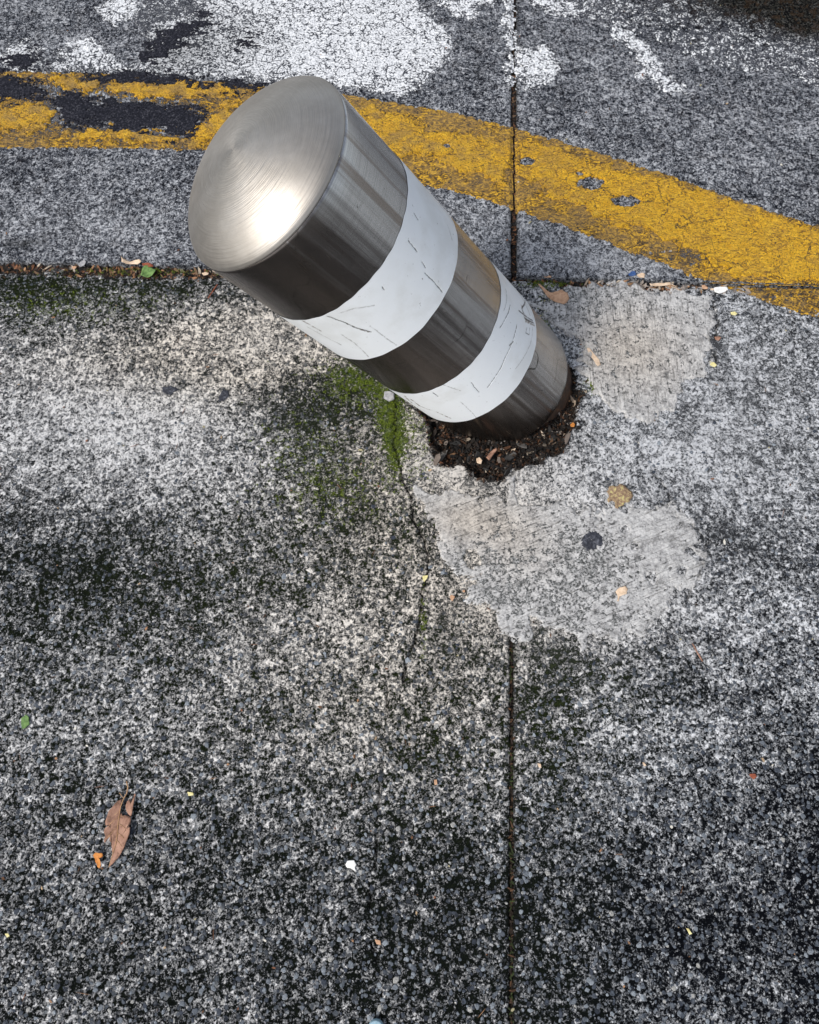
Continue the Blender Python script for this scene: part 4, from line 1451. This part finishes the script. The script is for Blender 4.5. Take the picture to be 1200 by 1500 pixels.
solid_outline('blade', left_half, curl, 0.0006, M_lbrown, leaf)
solid_outline('blade', right_half, curl, 0.0006, M_lbrown, leaf)
solid_outline('blade', tip, lambda x, y: curl(x, y) + 0.001, 0.0006, M_lbrown, leaf)
rib = local_px(zoom([(695, 195), (705, 270), (690, 340), (660, 400), (630, 490), (612, 600), (600, 700), (590, 830), (570, 940), (530, 1040), (480, 1200)], 100, 1120, 8), LC)
tube('stalk', [(x, y, curl(x, y) + 0.0008 + (0.002 if i == 0 else 0)) for i, (x, y) in enumerate(rib)], 0.0011, M_rib, leaf, taper=0.4)
side1 = local_px(zoom([(610, 330), (650, 385), (668, 380)], 100, 1120, 8), LC)
tube('vein', [(x, y, curl(x, y) + 0.001) for x, y in side1], 0.0005, M_rib, leaf)
for (a_, b_) in (((625, 540), (560, 590)), ((612, 610), (505, 700)), ((600, 720), (470, 860)), ((622, 600), (670, 615)), ((600, 690), (690, 745)), ((595, 800), (670, 860)), ((580, 880), (650, 960))):
    seg_ = local_px(zoom([a_, ((a_[0] + b_[0]) / 2, (a_[1] + b_[1]) / 2 - 6), b_], 100, 1120, 8), LC)
    tube('vein', [(x, y, curl(x, y) + 0.0006) for x, y in seg_], 0.0004, M_rib, leaf)


def scrap(name, pts_px, mat, label, cat, thick=0.0006, lift=0.002, curlk=0.2, z=None, group=None, rough=0.0):
    c = (sum(p[0] for p in pts_px) / len(pts_px), sum(p[1] for p in pts_px) / len(pts_px))
    g = gp(*c)
    loc = local_px(pts_px, c)
    size = max(math.hypot(x, y) for x, y in loc)
    rr_ = random.Random(int(c[0] * 7 + c[1]))
    th = rr_.uniform(0, 3.14)
    ca_, sa_ = math.cos(th), math.sin(th)
    # refine outline
    if rough:
        loc2 = []
        for i in range(len(loc)):
            for t_ in (0, .33, .66):
                a_, b_ = loc[i], loc[(i + 1) % len(loc)]
                q_ = 1 + rr_.uniform(-rough, rough)
                loc2.append(((a_[0] + (b_[0] - a_[0]) * t_) * q_, (a_[1] + (b_[1] - a_[1]) * t_) * q_))
        loc = loc2
    fine = []
    n = len(loc)
    for i in range(n):
        a_, b_ = loc[i], loc[(i + 1) % n]
        fine.append(a_)
        fine.append(((a_[0] + b_[0]) / 2 + rr_.gauss(0, size * 0.03), (a_[1] + b_[1]) / 2 + rr_.gauss(0, size * 0.03)))
    zf = (lambda x, y: 0.0009 * math.sin(x * 900 + 1) * math.sin(y * 760) + 0.0005 * math.sin(x * 1900) * math.sin(y * 2100 + 2)) if rough else lambda x, y: curlk * size * ((x * ca_ + y * sa_) / size) ** 2 + curlk * 0.3 * size * math.sin(5 * (x * sa_ - y * ca_) / size) * 0.5
    o_ = solid_outline(name, fine, zf, thick, mat)
    o_.location = (g[0], g[1], (surf_z(*g) if z is None else z) + lift)
    return tag(o_, label, cat, group)


Z = zoom
# [500,330] x2 zoom, [760,380] x2.727, [0,360] x2.857, [560,780] x7.5, [840,680] x4.615
scrap('tan_leaf', Z([(574, 178), (590, 184), (610, 198), (625, 196), (645, 192), (660, 205), (666, 222), (650, 234), (630, 230), (612, 222), (598, 205)], 500, 330, 2), M_ltan,
      'tan pointed leaf lying just below the joint corner beside the bollard', 'leaf', lift=0.004, curlk=0.28)
scrap('tan_leaf', Z([(718, 364), (726, 362), (740, 378), (756, 396), (760, 412), (750, 417), (742, 402), (728, 384)], 500, 330, 2), M_lpale,
      'narrow pale tan leaf lying on green moss right of the bollard', 'leaf', lift=0.003)
scrap('green_leaf', Z([(590, 128), (600, 100), (615, 90), (630, 86), (640, 96), (655, 100), (652, 118), (640, 132), (620, 138), (604, 132)], 0, 360, 2.857), M_lgreen,
      'small round green leaf lying on the joint litter left of the dome', 'leaf', lift=0.006, curlk=0.4, z=-0.004)
scrap('curled_leaf', Z([(512, 55), (525, 60), (545, 70), (570, 66), (590, 72), (600, 80), (580, 86), (550, 84), (530, 82), (514, 76)], 0, 360, 2.857), M_lpale,
      'pale cream curled leaf strip in the joint beside the green leaf', 'leaf', lift=0.006, curlk=0.5, z=-0.002)
scrap('curled_leaf', Z([(598, 80), (620, 76), (640, 82), (644, 92), (625, 96), (604, 92)], 0, 360, 2.857), M_lred,
      'red brown curled leaf piece just above the green leaf', 'leaf', lift=0.007, curlk=0.5, z=-0.003)
scrap('leaf_scrap', Z([(330, 82), (340, 70), (356, 64), (364, 72), (354, 86), (338, 94)], 0, 360, 2.857), M_stone,
      'grey brown oval leaf scrap in the joint litter at left', 'leaf', lift=0.006, z=-0.003)
scrap('leaf_scrap', Z([(302, 92), (314, 86), (324, 90), (318, 98), (306, 99)], 0, 360, 2.857), M_ltan,
      'small tan leaf scrap on the footpath edge at left', 'leaf', lift=0.005, z=-0.003)
scrap('leaf_scrap', Z([(846, 118), (862, 112), (876, 116), (872, 124), (852, 126)], 0, 360, 2.857), M_lpale,
      'pale orange leaf scrap in the joint right below the dome edge', 'leaf', lift=0.005, z=-0.003)
scrap('twig', Z([(870, 218), (873, 220), (912, 162), (909, 160)], 0, 360, 2.857), M_lred, 'thin red brown twig on the footpath left of the steel shaft', 'twig', thick=0.001, curlk=0.02)
scrap('twig', Z([(752, 702), (757, 703), (792, 764), (787, 766)], 700, 650, 2.4), M_lbrown, 'thin straight brown twig on the concrete at right below the mortar', 'twig', thick=0.0012, curlk=0.02)
scrap('blue_chip', Z([(436, 62), (450, 50), (464, 52), (468, 64), (454, 70), (440, 70)], 760, 380, 2.727), M_blue, 'small blue plastic chip in the joint above the mortar patch', 'plastic chip', thick=0.002, z=0.001, curlk=0.1)
scrap('white_chip', Z([(776, 118), (800, 112), (828, 114), (834, 128), (800, 140), (780, 134)], 760, 380, 2.727), M_wchip, 'white angular chip beside the joint near the yellow line end', 'plastic chip', thick=0.003, z=0.001, curlk=0.1)
scrap('leaf_scrap', Z([(520, 100), (545, 96), (580, 98), (606, 95), (610, 103), (580, 108), (545, 110), (525, 108)], 760, 380, 2.727), M_lpale, 'long cream leaf strip lying in the joint above the mortar patch', 'leaf', z=0.0, curlk=0.2)
scrap('leaf_scrap', Z([(728, 106), (740, 104), (755, 114), (752, 122), (734, 120)], 760, 380, 2.727), M_ltan, 'small orange tan leaf scrap in the joint left of the white chip', 'leaf', z=0.0)
scrap('leaf_scrap', Z([(470, 66), (490, 57), (503, 62), (500, 78), (480, 76)], 760, 380, 2.727), M_lpale, 'pale pinkish leaf scrap touching the blue chip', 'leaf', z=0.001)
scrap('leaf_scrap', Z([(95, 66), (110, 60), (130, 66), (128, 76), (104, 74)], 760, 380, 2.727), M_ltan, 'tan leaf scrap in the joint above the tan leaf', 'leaf', z=0.0)
scrap('leaf_scrap', Z([(845, 212), (862, 210), (874, 218), (864, 226), (848, 222)], 760, 380, 2.727), M_lyel, 'cream leaf scrap on the footpath below the white chip', 'leaf')
scrap('leaf_scrap', Z([(762, 408), (780, 412), (792, 424), (780, 432), (764, 424)], 760, 380, 2.727), M_lyel, 'cream leaf scrap in the dark crack right of the mortar patch', 'leaf')
scrap('leaf_scrap', Z([(780, 312), (796, 308), (808, 314), (798, 326), (784, 322)], 760, 380, 2.727), M_lbrown, 'brown leaf scrap in the dark crack right of the mortar patch', 'leaf')
scrap('speckled_leaf', Z([(222, 190), (235, 158), (262, 150), (290, 156), (310, 138), (345, 146), (372, 170), (398, 190), (402, 220), (385, 240), (372, 262), (345, 262), (335, 285), (310, 290), (298, 310), (280, 300), (280, 260), (255, 238),
                          (236, 262), (226, 240), (240, 215)], 840, 680, 4.615), M_lspeck, 'crumpled brown and yellow speckled leaf above the lower mortar patch', 'leaf', lift=0.003, curlk=0.15)
scrap('leaf_scrap', Z([(284, 862), (310, 836), (345, 826), (368, 848), (358, 880), (325, 890), (308, 900), (302, 932), (292, 926), (298, 890), (294, 880)], 840, 680, 4.615), M_lpale,
      'pale peach leaf scrap with a stalk on the lower mortar patch', 'leaf', lift=0.004)
scrap('leaf_scrap', Z([(442, 488), (470, 478), (504, 476), (490, 515), (462, 548), (446, 520)], 560, 780, 7.5), M_lyel, 'pale yellow triangular leaf scrap lying in the long crack', 'leaf', lift=0.004)
scrap('leaf_scrap', Z([(742, 700), (768, 690), (800, 708), (780, 745), (768, 762), (750, 735)], 560, 780, 7.5), M_ltan, 'orange tan leaf scrap right of the long crack', 'leaf', lift=0.003)
scrap('leaf_scrap', Z([(876, 648), (900, 632), (912, 650), (900, 664)], 560, 780, 7.5), M_ltan, 'tiny tan leaf scrap upper right of the orange tan one near the crack', 'leaf', lift=0.003)
scrap('leaf_scrap', Z([(76, 126), (94, 112), (104, 120), (106, 148), (92, 160), (80, 164), (76, 145)], 0, 1000, 2.4), M_lgreen, 'small light green leaf scrap at the left edge', 'leaf', lift=0.003, curlk=0.1)
scrap('curled_leaf', Z([(305, 1060), (330, 1030), (370, 1030), (412, 1032), (424, 1060), (412, 1085), (400, 1060), (370, 1050), (360, 1085), (385, 1130), (408, 1180), (395, 1210), (360, 1190), (330, 1140)], 100, 1120, 8), M_lorange,
      'curled orange leaf fragment beside the tip of the large brown leaf', 'leaf', lift=0.005, curlk=0.45)
scrap('leaf_scrap', Z([(892, 102), (918, 100), (926, 112), (910, 126), (898, 116)], 800, 1100, 3), M_lred, 'red brown leaf scrap on the dark concrete at right', 'leaf', lift=0.003)
scrap('leaf_scrap', Z([(614, 778), (626, 780), (642, 804), (630, 808)], 800, 1100, 3), M_lyel, 'thin cream leaf scrap on the dark lower right concrete', 'leaf', lift=0.003)
scrap('leaf_scrap', Z([(422, 52), (430, 50), (440, 64), (430, 68)], 800, 1100, 3), M_lpale, 'small cream leaf scrap right of the sawn joint halfway down', 'leaf', lift=0.003)
scrap('leaf_scrap', Z([(358, 1142), (378, 1146), (380, 1162), (364, 1158)], 400, 900, 2.4), M_ltan, 'orange tan leaf scrap low on the faint left crack', 'leaf', lift=0.003)
scrap('leaf_scrap', Z([(566, 582), (576, 580), (578, 598), (568, 600)], 400, 900, 2.4), M_ltan, 'tan leaf scrap on the concrete left of the sawn joint', 'leaf', lift=0.003)
scrap('leaf_scrap', Z([(660, 384), (680, 386), (682, 396), (664, 398)], 0, 1000, 2.4), M_lyel, 'pale yellow leaf scrap right of the large brown leaf', 'leaf', lift=0.003)
scrap('leaf_scrap', Z([(20, 882), (32, 880), (38, 890), (28, 895)], 0, 1000, 2.4), M_lyel, 'tiny yellow leaf scrap near the lower left corner', 'leaf', lift=0.003)
scrap('leaf_scrap', Z([(924, 536), (936, 538), (940, 552), (930, 550)], 100, 1120 - 400, 1.0) if False else [(787, 1118), (792, 1119), (793, 1125), (789, 1124)], M_lpale, 'small peach leaf scrap close right of the sawn joint', 'leaf', lift=0.003)
scrap('leaf_crumb', Z([(1006, 358), (1022, 344), (1038, 354), (1032, 372), (1012, 372)], 600, 540, 4.286), M_lorange, 'orange leaf crumb on the bark litter right of the bollard base', 'leaf', lift=0.012, z=-0.008)
scrap('pebble', Z([(126, 490), (140, 488), (156, 496), (156, 512), (140, 518), (124, 508)], 500, 330, 2), M_stone, 'grey pebble under the lower white band beside the moss', 'pebble', thick=0.008, lift=0.004, curlk=0.0)
scrap('bark_piece', Z([(420, 565), (440, 552), (458, 575), (450, 598), (425, 590)], 600, 540, 4.286), M_lpale, 'pale bark piece in the hole in front of the bollard base', 'bark', thick=0.004, lift=0.014, z=-0.016)
scrap('bark_piece', Z([(480, 560), (510, 520), (545, 500), (548, 515), (520, 548), (500, 580)], 600, 540, 4.286), M_lbrown, 'long brown bark piece directly in front of the bollard base', 'bark', thick=0.004, lift=0.016, z=-0.016)
scrap('chewing_gum', Z([(60, 510), (95, 465), (130, 450), (175, 462), (205, 500), (195, 545), (150, 570), (100, 582), (62, 570)], 840, 680, 4.615), M_gum,
      'flattened black chewing gum spot between the two lower mortar areas', 'gum', thick=0.003, lift=0.0015, curlk=0.03, rough=0.14)
scrap('chewing_gum', Z([(568, 452), (600, 444), (630, 458), (600, 476), (575, 470)], 0, 380, 2.4), M_gum, 'flat oval dark gum spot on the pale footpath at left', 'gum', thick=0.0015, lift=0.0010, curlk=0.02, rough=0.12)
scrap('chewing_gum', Z([(770, 480), (785, 460), (806, 462), (804, 485), (785, 500), (768, 498)], 0, 380, 2.4), M_gum, 'dark gum spot right of the oval one below the shaft', 'gum', thick=0.0015, lift=0.0010, curlk=0.02, rough=0.12)
scrap('paint_drop', Z([(255, 880), (262, 866), (285, 864), (294, 880), (288, 890), (296, 905), (276, 894), (262, 892)], 400, 900, 2.4), M_wchip, 'bluish white paint splash on the dark concrete at lower centre', 'paint', thick=0.001, lift=0.002, curlk=0.02)

# bottle cap peeping in at the bottom edge
cx_, cy_ = gp(551, 1506)
cap = tag(empty('bottle_cap', (cx_, cy_, surf_z(cx_, cy_))), 'pale blue bottle cap lying at the bottom edge', 'bottle cap')


def cap_mat():
    k = NT('blue_cap_plastic')
    return k.done(k.mix(k.mapr(k.noise(150, 3), 0.4, 0.6), (0.22, 0.36, 0.44), (0.32, 0.46, 0.54)), 0.45)


capm = cap_mat()
lathe('top', [(0.0128, 0.0), (0.0128, 0.008), (0.0122, 0.0098), (0.011, 0.0106), (0.006, 0.0108), (0.001, 0.0108)], capm, 48, cap, True, lambda a, z: 0.0003 * math.sin(a * 24) if z < 0.009 else 0)
